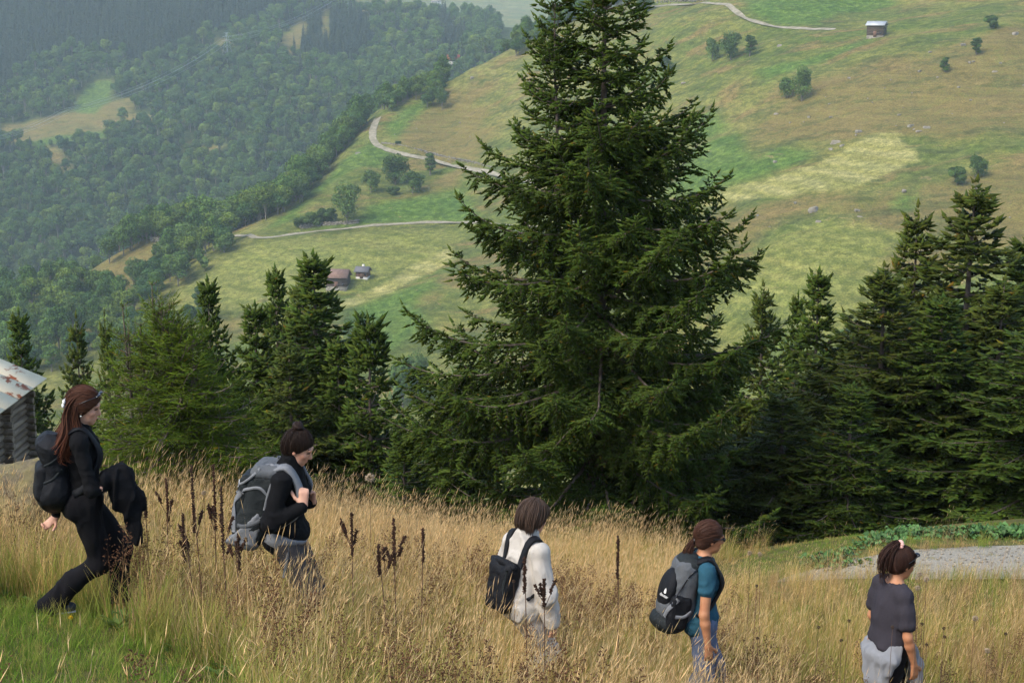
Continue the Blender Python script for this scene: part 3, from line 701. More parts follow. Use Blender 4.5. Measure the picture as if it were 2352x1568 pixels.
far_spruces = [far_spruce(90 + i, h, w) for i, (h, w) in enumerate([(17, 2.5), (14, 2.2), (19, 2.8)])]

# where the woods stand: outlines picked on the slope, carried to the ground
def in_world(polys, X, Y):
    m = np.zeros(np.shape(X), bool)
    for p in polys: m |= sdpoly(np.asarray(X), np.asarray(Y), p) > 0
    return m
BELT = [[(530, 552), (556, 560), (520, 595), (440, 645), (382, 685), (350, 704), (300, 720), (330, 668), (400, 600), (450, 560)],
        [(0, 705), (125, 662), (200, 650), (262, 675), (300, 730), (380, 760), (420, 800), (350, 860), (0, 860), (-150, 860), (-150, 705)]]
BELT_W = [hits(p) for p in BELT]
def scatter_pts(poly, step, seed, jit=0.45):
    r = np.random.default_rng(seed); p = np.asarray(poly)[:, :2]; lo, hi = p.min(0), p.max(0)
    X, Y = np.meshgrid(np.arange(lo[0], hi[0], step), np.arange(lo[1], hi[1], step))
    X = X + r.uniform(-jit, jit, X.shape) * step; Y = Y + r.uniform(-jit, jit, Y.shape) * step
    m = sdpoly(X, Y, p) > 0; return X[m], Y[m]
rT = np.random.default_rng(5)
bt_n = 0
belt_lab = ['leafy tree in the strip of wood between the bare tan spur and the mown field', 'leafy tree in the wood low on the left above the row of spruces']
belt_pts = []
for k, p in enumerate(BELT_W):
    x, y = scatter_pts(p, 6.0, 100 + k); z = H(x, y); belt_pts += [(a, b, c, k) for a, b, c in zip(x, y, z)]
# the wooded edge behind the crest, seen over the meadow
EDGE = [(1440, 8), (1340, 46), (1250, 82), (1180, 108), (1090, 150), (1020, 196), (960, 228), (905, 262), (868, 288), (782, 366), (690, 446), (600, 516), (345, 548), (240, 602), (130, 652)]
def rows(uv, n, nrow, o0, step, k):
    for q in catmull(hits(uv), n):
        for j in range(nrow):
            o = o0 + step * j + rT.uniform(-.4, .4) * step; d = q[:2] / np.linalg.norm(q[:2]); xy = q[:2] + d * o + rT.normal(0, 2.2, 2)
            belt_pts.append((xy[0], xy[1], Hs(*xy), k))
rows(EDGE[:9], 62, 5, 8, 9, 2)
def crest(u, v0, v1):
    """topmost sight line at u that still meets the near hill"""
    for _ in range(9):
        m = .5 * (v0 + v1); p = hit(u, m, 300)
        if p[1] < 760: v1 = m
        else: v0 = m
    return hit(u, v1 + 1, 300)
for u_ in np.linspace(352, 866, 74):
    q = crest(u_, float(np.interp(u_, [350, 600, 866], [440, 420, 200])), float(np.interp(u_, [350, 600, 700, 866], [570, 560, 480, 330])))
    for j in range(5):
        o = -5 + 6.5 * j + rT.uniform(-2.5, 2.5); d = q[:2] / np.linalg.norm(q[:2]); xy = q[:2] + d * o + rT.normal(0, 2.2, 2); belt_pts.append((xy[0], xy[1], Hs(*xy), 3))
rows([(345, 548), (240, 602), (130, 652), (0, 690), (-100, 700)], 36, 2, 15, 8, 3)
def _open(q):
    u_, v_ = project(np.array(q[:3])); return not (842 < u_ < 898 and 255 < v_ < 350)
belt_pts = [q for q in belt_pts if _open(q)]
belt_pts = sorted(belt_pts, key=lambda q: math.hypot(q[0], q[1]))
print('belt trees', len(belt_pts))
belt_lab += ['leafy tree on the wooded back side of the upper meadow ridge', 'leafy tree in the belt of wood along the meadow edge below the hairpin road']
gname = ['trees between tan spur and mown field', 'trees of the low left wood', 'trees behind the upper meadow ridge', 'trees of the belt below the hairpin road']
rest_b = []
for i, (x, y, z, k) in enumerate(belt_pts):
    k = int(k); me = slope_trees[rT.integers(0, 5)]; s = rT.uniform(0.7, 1.08) * (0.85 if k == 2 else 1.12 if k == 3 else 1.0)
    if i < 300:
        link('leafy_tree', me, loc=(x, y, z - .3), rot=(0, 0, rT.uniform(0, 6.28)), scale=(s, s, s * rT.uniform(.85, 1.1)), label=belt_lab[k], cat='tree', group=gname[k])
    else: rest_b.append((x, y, z - .3, s))

# far slope: woods as masses, conifers singly where they can be told apart
CLEAR = [hits(p) for p in COVER['dry'][7:] + COVER['lush'][-2:]] 
CON = [hits(p) for p in [[(-150, 0), (820, 0), (760, 20), (640, 35), (560, 60), (480, 75), (400, 125), (330, 150), (250, 135), (170, 120), (90, 140), (20, 210), (-150, 230)],
    [(655, 60), (745, 30), (835, 45), (860, 100), (800, 150), (720, 140), (660, 120)], [(985, 35), (1035, 60), (1068, 90), (1070, 125), (1015, 128), (1010, 80)]]]
SLOPE = np.array([(-420, 760), (-120, 740), (60, 700), (200, 560), (330, 540), (330, 1450), (-700, 1450), (-700, 760)])
fx, fy = np.meshgrid(np.arange(-640, 60, 7.2), np.arange(690, 1430, 7.6))
fx = fx + rT.uniform(-2.6, 2.6, fx.shape); fy = fy + rT.uniform(-2.6, 2.6, fy.shape)
fx, fy = fx.ravel(), fy.ravel(); fz = H(fx, fy)
uu, vv = project(np.stack([fx, fy, fz], 1))
ok = (uu > -260) & (uu < 1150) & (vv > -60) & ~in_world(CLEAR, fx, fy) & (vv < 720)
ok &= ~((uu > 890) & (vv > 140) & (fy < 900))
fx, fy, fz = fx[ok], fy[ok], fz[ok]
con = in_world(CON, fx, fy) | (rT.random(len(fx)) < 0.07)
print('slope trees', len(fx), 'conifers', con.sum())
P = [(a, b, c - .3) for a, b, c in zip(fx[~con], fy[~con], fz[~con])]; S = list(.7 + .75 * rT.random(len(P)) ** 1.3)
P += [q[:3] for q in rest_b]; S += [q[3] for q in rest_b]
n = len(P); S = np.array(S)
scatter('leafy_wood', slope_trees, P, np.stack([np.zeros(n), np.zeros(n), rT.uniform(0, 6.28, n)], 1), np.stack([S, S, S * rT.uniform(.8, 1.15, n)], 1), rT.integers(0, 5, n),
        'hazy broadleaf wood covering the slope across the valley', 'wood')
gx_, gy_ = np.meshgrid(np.arange(-640, 60, 5.2), np.arange(900, 1430, 6.5)); gx_ = (gx_ + rT.uniform(-2, 2, gx_.shape)).ravel(); gy_ = (gy_ + rT.uniform(-2, 2, gy_.shape)).ravel()
m_ = in_world(CON, gx_, gy_) & ~in_world(CLEAR, gx_, gy_); gx_, gy_ = gx_[m_], gy_[m_]
cx, cy_ = np.concatenate([fx[con & ~in_world(CON, fx, fy)], gx_]), np.concatenate([fy[con & ~in_world(CON, fx, fy)], gy_]); cz = H(cx, cy_)
# add density to the conifer stand
ci = np.argsort(np.hypot(cx, cy_))
vis_c = [i for i in ci if -60 < project((cx[i], cy_[i], cz[i] + 8))[0] < 1200 and project((cx[i], cy_[i], cz[i] + 14))[1] > -20]
ind = set(vis_c[:300]); rest = [i for i in range(len(cx)) if i not in ind]
for i in vis_c[:300]:
    s = rT.uniform(.7, 1.15)
    link('fir_tree', far_spruces[rT.integers(0, 3)], loc=(cx[i], cy_[i], cz[i] - .4), rot=(0, 0, rT.uniform(0, 6.28)), scale=(s * 1.1, s * 1.1, s), label='dark narrow conifer in the hazy stand high on the far slope', cat='tree', group='conifers on the far slope')
if rest:
    n = len(rest); rest = np.array(rest); S = rT.uniform(.7, 1.15, n)
    scatter('conifer_wood', far_spruces, np.stack([cx[rest], cy_[rest], cz[rest] - .4], 1), np.stack([np.zeros(n), np.zeros(n), rT.uniform(0, 6.28, n)], 1), np.stack([S * 1.1, S * 1.1, S], 1), rT.integers(0, 3, n), 'dark conifer wood at the top of the far slope', 'wood')
# ------------------------------------------------------------------ smooth solids for figures, packs and cloth
def surface_nets(d, org, h):
    ins = d < 0
    nx, ny, nz = d.shape
    c = [ins[a:nx - 1 + a, b:ny - 1 + b, e:nz - 1 + e] for a in (0, 1) for b in (0, 1) for e in (0, 1)]
    allv = c[0] & c[1] & c[2] & c[3] & c[4] & c[5] & c[6] & c[7]; anyv = c[0] | c[1] | c[2] | c[3] | c[4] | c[5] | c[6] | c[7]
    act = np.argwhere(anyv & ~allv)
    if len(act) == 0: return np.zeros((0, 3)), np.zeros((0, 4), int)
    idx = np.full((nx - 1, ny - 1, nz - 1), -1, np.int32); idx[tuple(act.T)] = np.arange(len(act))
    cor = np.array([(a, b, e) for a in (0, 1) for b in (0, 1) for e in (0, 1)])
    val = np.stack([d[tuple((act + k).T)] for k in cor], 1)
    S = np.zeros((len(act), 3)); n = np.zeros(len(act))
    for i in range(8):
        for j in range(i + 1, 8):
            if np.abs(cor[i] - cor[j]).sum() != 1: continue
            m = (val[:, i] < 0) != (val[:, j] < 0)
            t = np.where(m, val[:, i] / (val[:, i] - val[:, j] + 1e-20), 0)
            S += np.where(m[:, None], cor[i] + (cor[j] - cor[i]) * t[:, None], 0); n += m
    V = org + (act + S / n[:, None]) * h
    F = []
    for ax in range(3):
        o1, o2 = [(1, 2), (2, 0), (0, 1)][ax]
        sl = [slice(0, -1)] * 3; a = ins[tuple(slice(0, s - 1) if k == ax else slice(0, s) for k, s in enumerate(d.shape))]
        b = ins[tuple(slice(1, s) if k == ax else slice(0, s) for k, s in enumerate(d.shape))]
        e = np.argwhere(a != b); e = e[(e[:, o1] > 0) & (e[:, o2] > 0) & (e[:, o1] < d.shape[o1] - 1) & (e[:, o2] < d.shape[o2] - 1)]
        flip = a[tuple(e.T)]
        def ci(da, db):
            q = e.copy(); q[:, o1] -= da; q[:, o2] -= db; return idx[tuple(q.T)]
        q = np.stack([ci(1, 1), ci(0, 1), ci(0, 0), ci(1, 0)], 1)
        q = np.where(flip[:, None], q, q[:, ::-1]); F.append(q)
    F = np.vstack(F); F = F[(F >= 0).all(1)]
    return V, F

class SDF:
    """smooth union of primitives; cuts are applied last"""
    def __init__(s): s.pr = []; s.cuts = []
    def cone(s, a, b, ra, rb, k=0.02): s.pr.append(('c', np.array(a, float), np.array(b, float), ra, rb, k)); return s
    def chain(s, P, R, k=0.02):
        for i in range(len(P) - 1): s.cone(P[i], P[i + 1], R[i], R[i + 1], k)
        return s
    def ell(s, c, r, k=0.03, M=None): s.pr.append(('e', np.array(c, float), np.array(r, float), None if M is None else np.array(M, float), 0, k)); return s
    def rbox(s, c, hsz, rd, k=0.02, M=None): s.pr.append(('b', np.array(c, float), np.array(hsz, float), None if M is None else np.array(M, float), rd, k)); return s
    def cut(s, p0, n): s.cuts.append((np.array(p0, float), _unit(np.array(n, float)))); return s
    def cutf(s, f): s.cuts.append(f); return s
    @staticmethod
    def _ev(p, q):
        ty = p[0]
        if ty == 'c':
            a, b = p[1], p[2]; e = b - a; t = np.clip(((q - a) @ e) / (e @ e + 1e-12), 0, 1)
            return np.linalg.norm(q - a - t[..., None] * e, axis=-1) - (p[3] + (p[4] - p[3]) * t)
        w = q - p[1]
        if p[3] is not None: w = w @ p[3]
        if ty == 'e':
            k0 = np.linalg.norm(w / p[2], axis=-1); k1 = np.linalg.norm(w / p[2] ** 2, axis=-1)
            return k0 * (k0 - 1) / (k1 + 1e-9)
        z = np.abs(w) - (p[2] - p[4])
        return np.linalg.norm(np.maximum(z, 0), axis=-1) + np.minimum(z.max(-1), 0) - p[4]
    @staticmethod
    def _box(p):
        if p[0] == 'c':
            r = max(p[3], p[4]); return np.minimum(p[1], p[2]) - r, np.maximum(p[1], p[2]) + r
        r = p[2] if p[3] is None else np.full(3, np.linalg.norm(p[2]))
        return p[1] - r, p[1] + r
    @staticmethod
    def _smin(a, b, k):
        h = np.maximum(k - np.abs(a - b), 0) / k; return np.minimum(a, b) - h * h * k * 0.25
    def at(s, q, off=0.0):
        d = np.full(q.shape[:-1], 9.0)
        for p in s.pr: d = s._smin(d, s._ev(p, q), p[5])
        return d - off
    def mesh(s, h=0.008, off=0.0):
        bx = [s._box(p) for p in s.pr]; lo = np.min([b[0] for b in bx], 0) - 0.03 - off; hi = np.max([b[1] for b in bx], 0) + 0.03 + off
        n = np.ceil((hi - lo) / h).astype(int) + 1; d = np.full(n, 1.0, np.float32)
        ax = [lo[i] + np.arange(n[i]) * h for i in range(3)]
        for p, b in zip(s.pr, bx):
            m = p[5] + 3 * h + off; i0 = np.maximum(((b[0] - m - lo) / h).astype(int), 0); i1 = np.minimum(((b[1] + m - lo) / h).astype(int) + 2, n)
            sl = tuple(slice(i0[k], i1[k]) for k in range(3))
            g = np.stack(np.meshgrid(*[ax[k][sl[k]] for k in range(3)], indexing='ij'), -1)
            d[sl] = s._smin(d[sl], s._ev(p, g), p[5])
        d -= off
        if s.cuts:
            g = np.stack(np.meshgrid(*ax, indexing='ij'), -1)
            for c in s.cuts: d = np.maximum(d, c(g) if callable(c) else (g - c[0]) @ c[1])
        return surface_nets(d, lo, h)
    def proj(s, P, off, it=4):
        """push points onto the surface, off metres outside"""
        P = np.array(P, float); e = 0.004
        for _ in range(it):
            g = np.stack([s.at(P + np.eye(3)[i] * e) - s.at(P - np.eye(3)[i] * e) for i in range(3)], -1); g = _unit(g)
            P = P - g * (s.at(P) - off)[..., None]
        return P, g

def smooth_normals(V, F):
    n = np.zeros_like(V); a = np.cross(V[F[:, 2]] - V[F[:, 0]], V[F[:, 3 if F.shape[1] > 3 else 1]] - V[F[:, 1 if F.shape[1] > 3 else 0]])
    for k in range(F.shape[1]): np.add.at(n, F[:, k], a)
    return _unit(n)
def relax(V, F, it=2, f=0.5):
    for _ in range(it):
        s = np.zeros_like(V); c = np.zeros(len(V))
        for k in range(F.shape[1]):
            a, b = F[:, k], F[:, (k + 1) % F.shape[1]]
            np.add.at(s, a, V[b]); np.add.at(c, a, 1); np.add.at(s, b, V[a]); np.add.at(c, b, 1)
        V = V * (1 - f) + f * s / np.maximum(c, 1)[:, None]
    return V
def wrinkle(V, F, amp, fr, seed=0, st=(1, 1, 1)):
    n = smooth_normals(V, F); q = V * np.array(st) * fr
    wx = q[:, 0] + .6 * vnoise(q[:, 1] * .7, q[:, 2] * .7, q[:, 0] * .7, seed + 5); wz = q[:, 2] + .6 * vnoise(q[:, 0] * .7 + 9, q[:, 1] * .7, q[:, 2] * .7, seed + 6)
    w = 0.9 * (0.55 - 1.6 * np.abs(vnoise(wx, q[:, 1], wz, seed + 9))) + 0.55 * (0.5 - 1.4 * np.abs(vnoise(wx * 2.1 + 4, q[:, 1] * 2.1, wz * 1.7, seed + 11))) + 0.4 * vnoise(q[:, 0] * .6, q[:, 1] * .6, q[:, 2] * .6, seed)
    return V + n * (amp * np.maximum(w, -0.22))[:, None]

def strap_mesh(mb, P, N, width, thick, n=24):
    P = catmull(P, n); N = catmull(N, n); T = np.gradient(P, axis=0); T = _unit(T); N = _unit(N - T * (N * T).sum(1)[:, None]); B = np.cross(T, N)
    w = np.broadcast_to(np.asarray(width, float), (n,)) / 2 if np.ndim(width) == 0 else np.interp(np.linspace(0, 1, n), np.linspace(0, 1, len(width)), width) / 2
    V = []
    for i in range(n):
        for a, b in ((-1, -.5), (-.8, .5), (.8, .5), (1, -.5)): V.append(P[i] + B[i] * w[i] * a + N[i] * thick * b)
    F = [[i * 4 + j, i * 4 + (j + 1) % 4, i * 4 + 4 + (j + 1) % 4, i * 4 + 4 + j] for i in range(n - 1) for j in range(4)]
    F += [[0, 1, 2, 3], [n * 4 - 1, n * 4 - 2, n * 4 - 3, n * 4 - 4]]
    mb.add(V, F)

def locks(guides, per, spread, rad, seed, n=14, wave=0.0, wf=9.0, taper=0.35, tint=(0.75, 1.35), flat=0.55, end=0.0, sides=6):
    """hair locks around guide curves -> V, F, col"""
    r = np.random.default_rng(seed); VV, FF, CC, o = [], [], [], 0
    for g in guides:
        G = catmull(g, n)
        for _ in range(per):
            off = r.normal(0, spread, 3); grow = np.linspace(0.35, 1.0, n)[:, None]
            ph = r.uniform(0, 6.28); wv = np.stack([np.sin(np.linspace(0, wf, n) + ph), np.sin(np.linspace(0, wf, n) * 1.1 + ph + 1.7), 0 * np.linspace(0, 1, n)], 1) * (wave * np.linspace(0, 1, n) ** 1.2 * r.uniform(.5, 1.3))[:, None]
            m = n - (r.integers(0, max(1, int(n * end))) if end > 0 else 0)
            P = (G + off * grow + wv)[:m]
            R = rad * r.uniform(.7, 1.25) * (1 - np.linspace(0, 1, m) ** 3 * (1 - taper)); R[0] *= .6; R[-1] *= .25
            V, F = tube_np(P, R, sides, flat); c = r.uniform(*tint)
            VV.append(V); FF.append(F + o); CC.append(np.full((len(V), 3), c)); o += len(V)
    return np.vstack(VV), np.vstack(FF), np.vstack(CC)

def ik(a, b, l1, l2, bend):
    """middle joint between a and b, bulging towards bend"""
    a, b = np.array(a, float), np.array(b, float); e = b - a; D = np.linalg.norm(e); D2 = min(D, (l1 + l2) * .999)
    x = (l1 * l1 - l2 * l2 + D2 * D2) / (2 * D2); hgt = math.sqrt(max(l1 * l1 - x * x, 0)); u = e / D
    n = np.array(bend, float); n = n - u * (n @ u); n /= np.linalg.norm(n); return a + u * x + n * hgt

def rotm(ax, deg):
    return np.array(Matrix.Rotation(math.radians(deg), 3, ax))

def hand(S, w, d, nrm, thumb, curl=25, scale=1.0, k=0.006):
    """palm, four fingers and thumb. w wrist, d along the hand, nrm out of the palm, thumb = direction of the thumb side"""
    d = _unit(np.array(d, float)); nrm = np.array(nrm, float); nrm = _unit(nrm - d * (nrm @ d)); t = _unit(np.array(thumb, float)); t = _unit(t - d * (t @ d) - nrm * (t @ nrm))
    sc_ = scale; w = np.array(w, float)
    for o in (-.022, -.007, .008, .023):
        S.cone(w + d * .012 * sc_ + t * o * .6 * sc_, w + d * .082 * sc_ + t * o * sc_, .0135 * sc_, .0115 * sc_, 0.016)
    for o, L in ((.025, .070), (.008, .078), (-.009, .072), (-.025, .056)):
        p = w + d * .084 * sc_ + t * o * sc_; a = 0
        for j, f in enumerate((.45, .31, .24)):
            a += math.radians(curl * (0.7 if j == 0 else 1.1)); q = p + (d * math.cos(a) + nrm * math.sin(a)) * L * f * sc_
            S.cone(p, q, (.0092 - j * .0008) * sc_, (.0086 - j * .0010) * sc_, k); p = q
    p = w + d * .022 * sc_ + t * .024 * sc_
    for L, a, b in ((.042, .75, .25), (.032, .45, .45), (.024, .25, .6)):
        q = p + _unit(d * .75 + t * a + nrm * b) * L * sc_; S.cone(p, q, .0115 * sc_, .0098 * sc_, k + .004); p = q
# ------------------------------------------------------------------ roads, walls, barns, rocks, pylons and single trees on the hill
gravel = mat('pale_gravel', lin('#8f8672'), .95, .3, .5, lin('#756e58'), .4, 8)
stone = mat('dry_stone', lin('#837c6e'), .95, .3, 1.2, lin('#655f54'), .5, 10, rnd=.15)
def road(name, uv, w, label, lift=.12):
    P = catmull(hits(uv), 90); T = np.gradient(P[:, :2], axis=0); T = _unit(T); N = np.stack([-T[:, 1], T[:, 0]], 1); V = []
    for k, f in enumerate((-.5, -.2, .2, .5)):
        q = P[:, :2] + N * w * f * (1 + .12 * vnoise(np.arange(90) * .4, np.full(90, k * 1.0), s=5))[:, None]; V.append(np.stack([q[:, 0], q[:, 1], np.maximum(H(q[:, 0], q[:, 1]), P[:, 2] - .25) + lift], 1))
    V = np.stack(V, 1).reshape(-1, 3); i = np.arange(89)[:, None] * 4 + np.arange(3)[None]; F = np.stack([i, i + 4, i + 5, i + 1], -1).reshape(-1, 4)
    return link(name, mesh_np(name, V, F, True, None, [gravel]), kind='structure', label=label)
road('hill_road', [(1440, 22), (1560, 12), (1650, 10), (1700, 35), (1740, 52), (1800, 64), (1860, 68), (1918, 68)], 2.3, 'gravel track running to the barn high on the right hillside')
road('hairpin_road', [(868, 272), (858, 292), (856, 315), (868, 335), (900, 348), (950, 360), (1000, 370), (1060, 385), (1130, 400), (1250, 425)], 2.8, 'gravel road bending round the hill above the meadows')
road('lower_road', [(345, 548), (400, 546), (470, 542), (560, 542), (600, 546), (700, 535), (830, 521), (1000, 511), (1100, 512), (1250, 520)], 2.0, 'narrow pale road crossing the hill above the mown field')

rock_meshes = []
for i in range(4):
    r = np.random.default_rng(300 + i); S = SDF(); S.rbox((0, 0, .15), (.5, .36, .32), .14, .1, rotm('Z', 20 * i) @ rotm('X', 12)); S.rbox((.2, .1, .0), (.35, .3, .25), .1, .1, rotm('Y', 25)); V, F = S.mesh(.085)
    V = V + smooth_normals(V, F) * (.11 * fbm(V[:, 0] * 3, V[:, 1] * 3, V[:, 2] * 3, s=i, o=3))[:, None]; rock_meshes.append(mesh_np('rock', V, F, False, None, [stone]))
def rubble(name, uv, n, hgt, label, off=0.0, size=.45):
    P = catmull(hits(uv), n); mb = MB(); r = np.random.default_rng(n)
    for p in P:
        for j in range(max(1, int(hgt / (size * .7)))):
            s = size * r.uniform(.6, 1.15); c = p + [r.normal(0, .25), off + r.normal(0, .25) + j * .12, .1 + j * size * .62]; M = Matrix.Translation(c) @ Euler(r.uniform(-.5, .5, 3)).to_matrix().to_4x4(); mb.box((-s * .7, -s * .5, -s * .4), (s * .7, s * .5, s * .4), M)
    link(name, mb.mesh(name, stone), label=label, cat='stone wall')
rubble('stone_wall', [(876, 335), (905, 338), (960, 350), (1020, 366), (1080, 378), (1130, 392)], 110, 1.5, 'rubble stone bank above the hairpin road', 2.6)
rubble('stone_wall', [(690, 528), (730, 522), (780, 520), (822, 516)], 60, 1.8, 'reddish grey dry stone wall above the lower road below the bushes', 1.5)
rubble('stone_wall', [(350, 552), (380, 554), (420, 552), (462, 548)], 50, 1.6, 'low grey retaining wall at the left end of the lower road', -1.8)
rubble('stone_wall', [(1300, 28), (1400, 16), (1500, 8), (1600, 4), (1655, 2)], 120, 1.0, 'line of rubble above the top track on the hill', 2.0)

rr_ = np.random.default_rng(17)
ROCKS = [(1085, 180, 3.6, 'single pale boulder on the meadow below the left ridge'), (822, 352, 3.0, 'rock in the green strip left of the hairpin road'), (1920, 328, 3.4, 'largest rock of the outcrop above the pale mown field'), (1908, 342, 2.4, 'lower rock of the outcrop above the pale mown field'), (1935, 334, 2.2, 'right rock of the outcrop above the pale mown field'), (1972, 304, 2.6, 'rock standing upper right of the outcrop'), (2092, 290, 2.4, 'left of two rocks above the right end of the mown field'), (2110, 302, 2.2, 'rock at the upper right corner of the mown field'), (2128, 294, 2.6, 'right of two rocks above the right end of the mown field'), (1880, 510, 1.8, 'rock in the middle of the dry bank below the mown field'), (1975, 498, 1.8, 'rock at the right side of the dry bank'), (1790, 106, 2.2, 'pale stone heap on the meadow left of the grey-roofed barn'), (1570, 192, 2.2, 'pale rock right of the big spruce top'), (1780, 372, 2.0, 'white rock on the vivid green strip'), (2285, 165, 2.0, 'rock on the dry slope at far right'), (1606, 330, 2.0, 'pale rock beside the right edge of the big spruce')]
for u, v, s, lb in ROCKS:
    p = hit(u, v); link('boulder', rock_meshes[rr_.integers(0, 4)], loc=(p[0], p[1], p[2] - .12 * s), rot=(0, 0, rr_.uniform(0, 6)), scale=(s * .75, s * .62, s * rr_.uniform(.45, .8)), label=lb, cat='rock')
k = 0
dryW = [COVER_W['dry'][1], COVER_W['dry'][2], COVER_W['dry'][3]]
for j, pl in enumerate(dryW):
    x, y = scatter_pts(pl, 9 if j < 2 else 13, 200 + j, .5)
    for a, b_ in zip(x, y):
        if rr_.random() < .55:
            s = .5 + rr_.exponential(.45); link('boulder', rock_meshes[rr_.integers(0, 4)], loc=(a, b_, Hs(a, b_)), rot=(0, 0, rr_.uniform(0, 6)), scale=(s, s * .8, s * .8), label=['small grey rock scattered on the dry bank at right', 'small grey rock scattered on the upper dry slope', 'small grey rock on the dry meadow left of the big spruce'][j], cat='rock', group=['rocks of the dry bank', 'rocks of the upper dry slope', 'rocks of the left meadow'][j])

# --- barns
log_mat = mat('weathered_logs', lin('#3a2d24'), .9, .35, 2.2, lin('#4a3b30'), .6, 14, stretch=(.15, .15, 1))
brown_wood = mat('brown_boards', lin('#5b3f30'), .9, .3, 2.0, lin('#6d5244'), .4, 12, stretch=(1, 1, .2))
tile_mat = mat('brown_tiles', lin('#7d6355'), .9, .2, 1.5, lin('#6b5348'), .4, 10); metal_roof = mat('grey_sheet_roof', lin('#a9abaa'), .5, .12, .7, lin('#999b9a'), spec=.5)
slate_mat = mat('dark_slates', lin('#5f5c5c'), .8, .2, 1.5, bump=.4); red_tile = mat('red_tiles', lin('#a8533f'), .9, .2, 1.5, lin('#94452f')); lime = mat('limewashed_stone', lin('#b9b3a6'), .95, .15, 1.0)
glass_d = mat('dark_pane', (.02, .022, .025), .2, spec=.6)
def barn(u, v, L, Wd, hw, hr, yaw, roof, wall, base, label, base_h=.9, door=True, chimney=False, name='barn'):
    p = hit(u, v); e = link(name, None, loc=p - [0, 0, .4], rot=(0, 0, math.radians(yaw)), label=label, cat='barn')
    mb = MB(); mb.box((-L / 2 - .05, -Wd / 2 - .05, -2), (L / 2 + .05, Wd / 2 + .05, base_h)); link('stone_base', mb.mesh('stone_base', base), e)
    nb = max(4, int((hw - base_h) / .45)); st = (hw - base_h) / nb
    for sx, sy, lx, ly in ((0, -1, L, .12), (0, 1, L, .12), (-1, 0, .12, Wd), (1, 0, .12, Wd)):
        mb = MB()
        for i in range(nb):
            cx, cy2 = sx * (L / 2 - .06), sy * (Wd / 2 - .06); o = .03 * (i % 2); lx2, ly2 = (lx + .3 * (i % 2), ly) if sx == 0 else (lx, ly + .3 * (1 - i % 2))
            mb.box((cx - lx2 / 2 - (o if sx else 0), cy2 - ly2 / 2 - (o if sy else 0), base_h + i * st + .02), (cx + lx2 / 2 + (o if sx else 0), cy2 + ly2 / 2 + (o if sy else 0), base_h + (i + 1) * st - .02))
        if sx:  # gable
            x0 = sx * (L / 2 - .06); mb.add([[x0 - .06, -Wd / 2, hw], [x0 - .06, Wd / 2, hw], [x0 - .06, 0, hr - .1], [x0 + .06, -Wd / 2, hw], [x0 + .06, Wd / 2, hw], [x0 + .06, 0, hr - .1]], [[0, 1, 2], [3, 5, 4]])
        link('wall', mb.mesh('wall', wall), e)
    for sy in (1, -1):
        mb = MB(); d = np.array([0, sy * (Wd / 2 + .55), hw - .35 * (hr - hw)]); a = math.atan2(hr - d[2], abs(d[1])); n = np.array([0, sy * math.sin(a), math.cos(a)]) * .16; xo = L / 2 + .5
        V = [[-xo, 0, hr], [xo, 0, hr], [xo, d[1], d[2]], [-xo, d[1], d[2]]]; V = np.array(V, float); V = np.vstack([V + [0, 0, .02], V + n]); mb.add(V, [[0, 3, 2, 1], [4, 5, 6, 7], [0, 1, 5, 4], [1, 2, 6, 5], [2, 3, 7, 6], [3, 0, 4, 7]])
        ro = link('roof', mb.mesh('roof', roof), e)
    if door:
        mb = MB(); mb.box((-.55, -Wd / 2 - .12, base_h * .3), (.55, -Wd / 2 - .052, base_h + 1.5)); do = link('door', mb.mesh('door', brown_wood), e); mb = MB(); mb.box((.35, -Wd / 2 - .17, base_h * .3 + .8), (.43, -Wd / 2 - .122, base_h * .3 + .95)); link('handle', mb.mesh('handle', slate_mat), do)
        mb = MB(); mb.box((L * .28, -Wd / 2 - .1, base_h + .5), (L * .28 + .6, -Wd / 2 - .05, base_h + 1.1)); link('window', mb.mesh('window', glass_d), e)
    if chimney: mb = MB(); mb.box((-.3, .2, hr - .6), (.3, .8, hr + .7)); link('chimney', mb.mesh('chimney', lime), ro)
    return e
barn(777, 656, 6.0, 5.0, 3.6, 5.2, -8, tile_mat, log_mat, stone, 'log barn with a brown roof in the mown field', .5)
barn(834, 636, 3.4, 2.8, 2.4, 3.4, -14, slate_mat, brown_wood, lime, 'small hut with dark roof and pale base beside the log barn', .6, True, True, 'hut')
barn(2013, 84, 5.4, 4.0, 4.2, 5.2, -28, metal_roof, log_mat, stone, 'dark log barn with a pale metal roof at the end of the top track', .7)
barn(1042, 142, 8.0, 5.5, 2.6, 5.0, 0, red_tile, log_mat, lime, 'house with a bright red roof among trees behind the ridge', .6, False, name='house')
barn(1083, 72, 8.5, 6.5, 4.0, 6.6, -10, red_tile, brown_wood, lime, 'small red-roofed house by the far valley meadow, upper left of the big spruce', 1.5, name='house')
barn(1114, 82, 7.0, 5.0, 3.4, 5.0, 5, slate_mat, brown_wood, lime, 'grey-roofed shed next to the far red-roofed house', 1.0, False, name='shed')
barn(1002, 9, 14.0, 9.0, 5.0, 9.0, 10, tile_mat, lime, lime, 'tiny lone house far out on the pale valley meadow', 1.5, False, name='house')

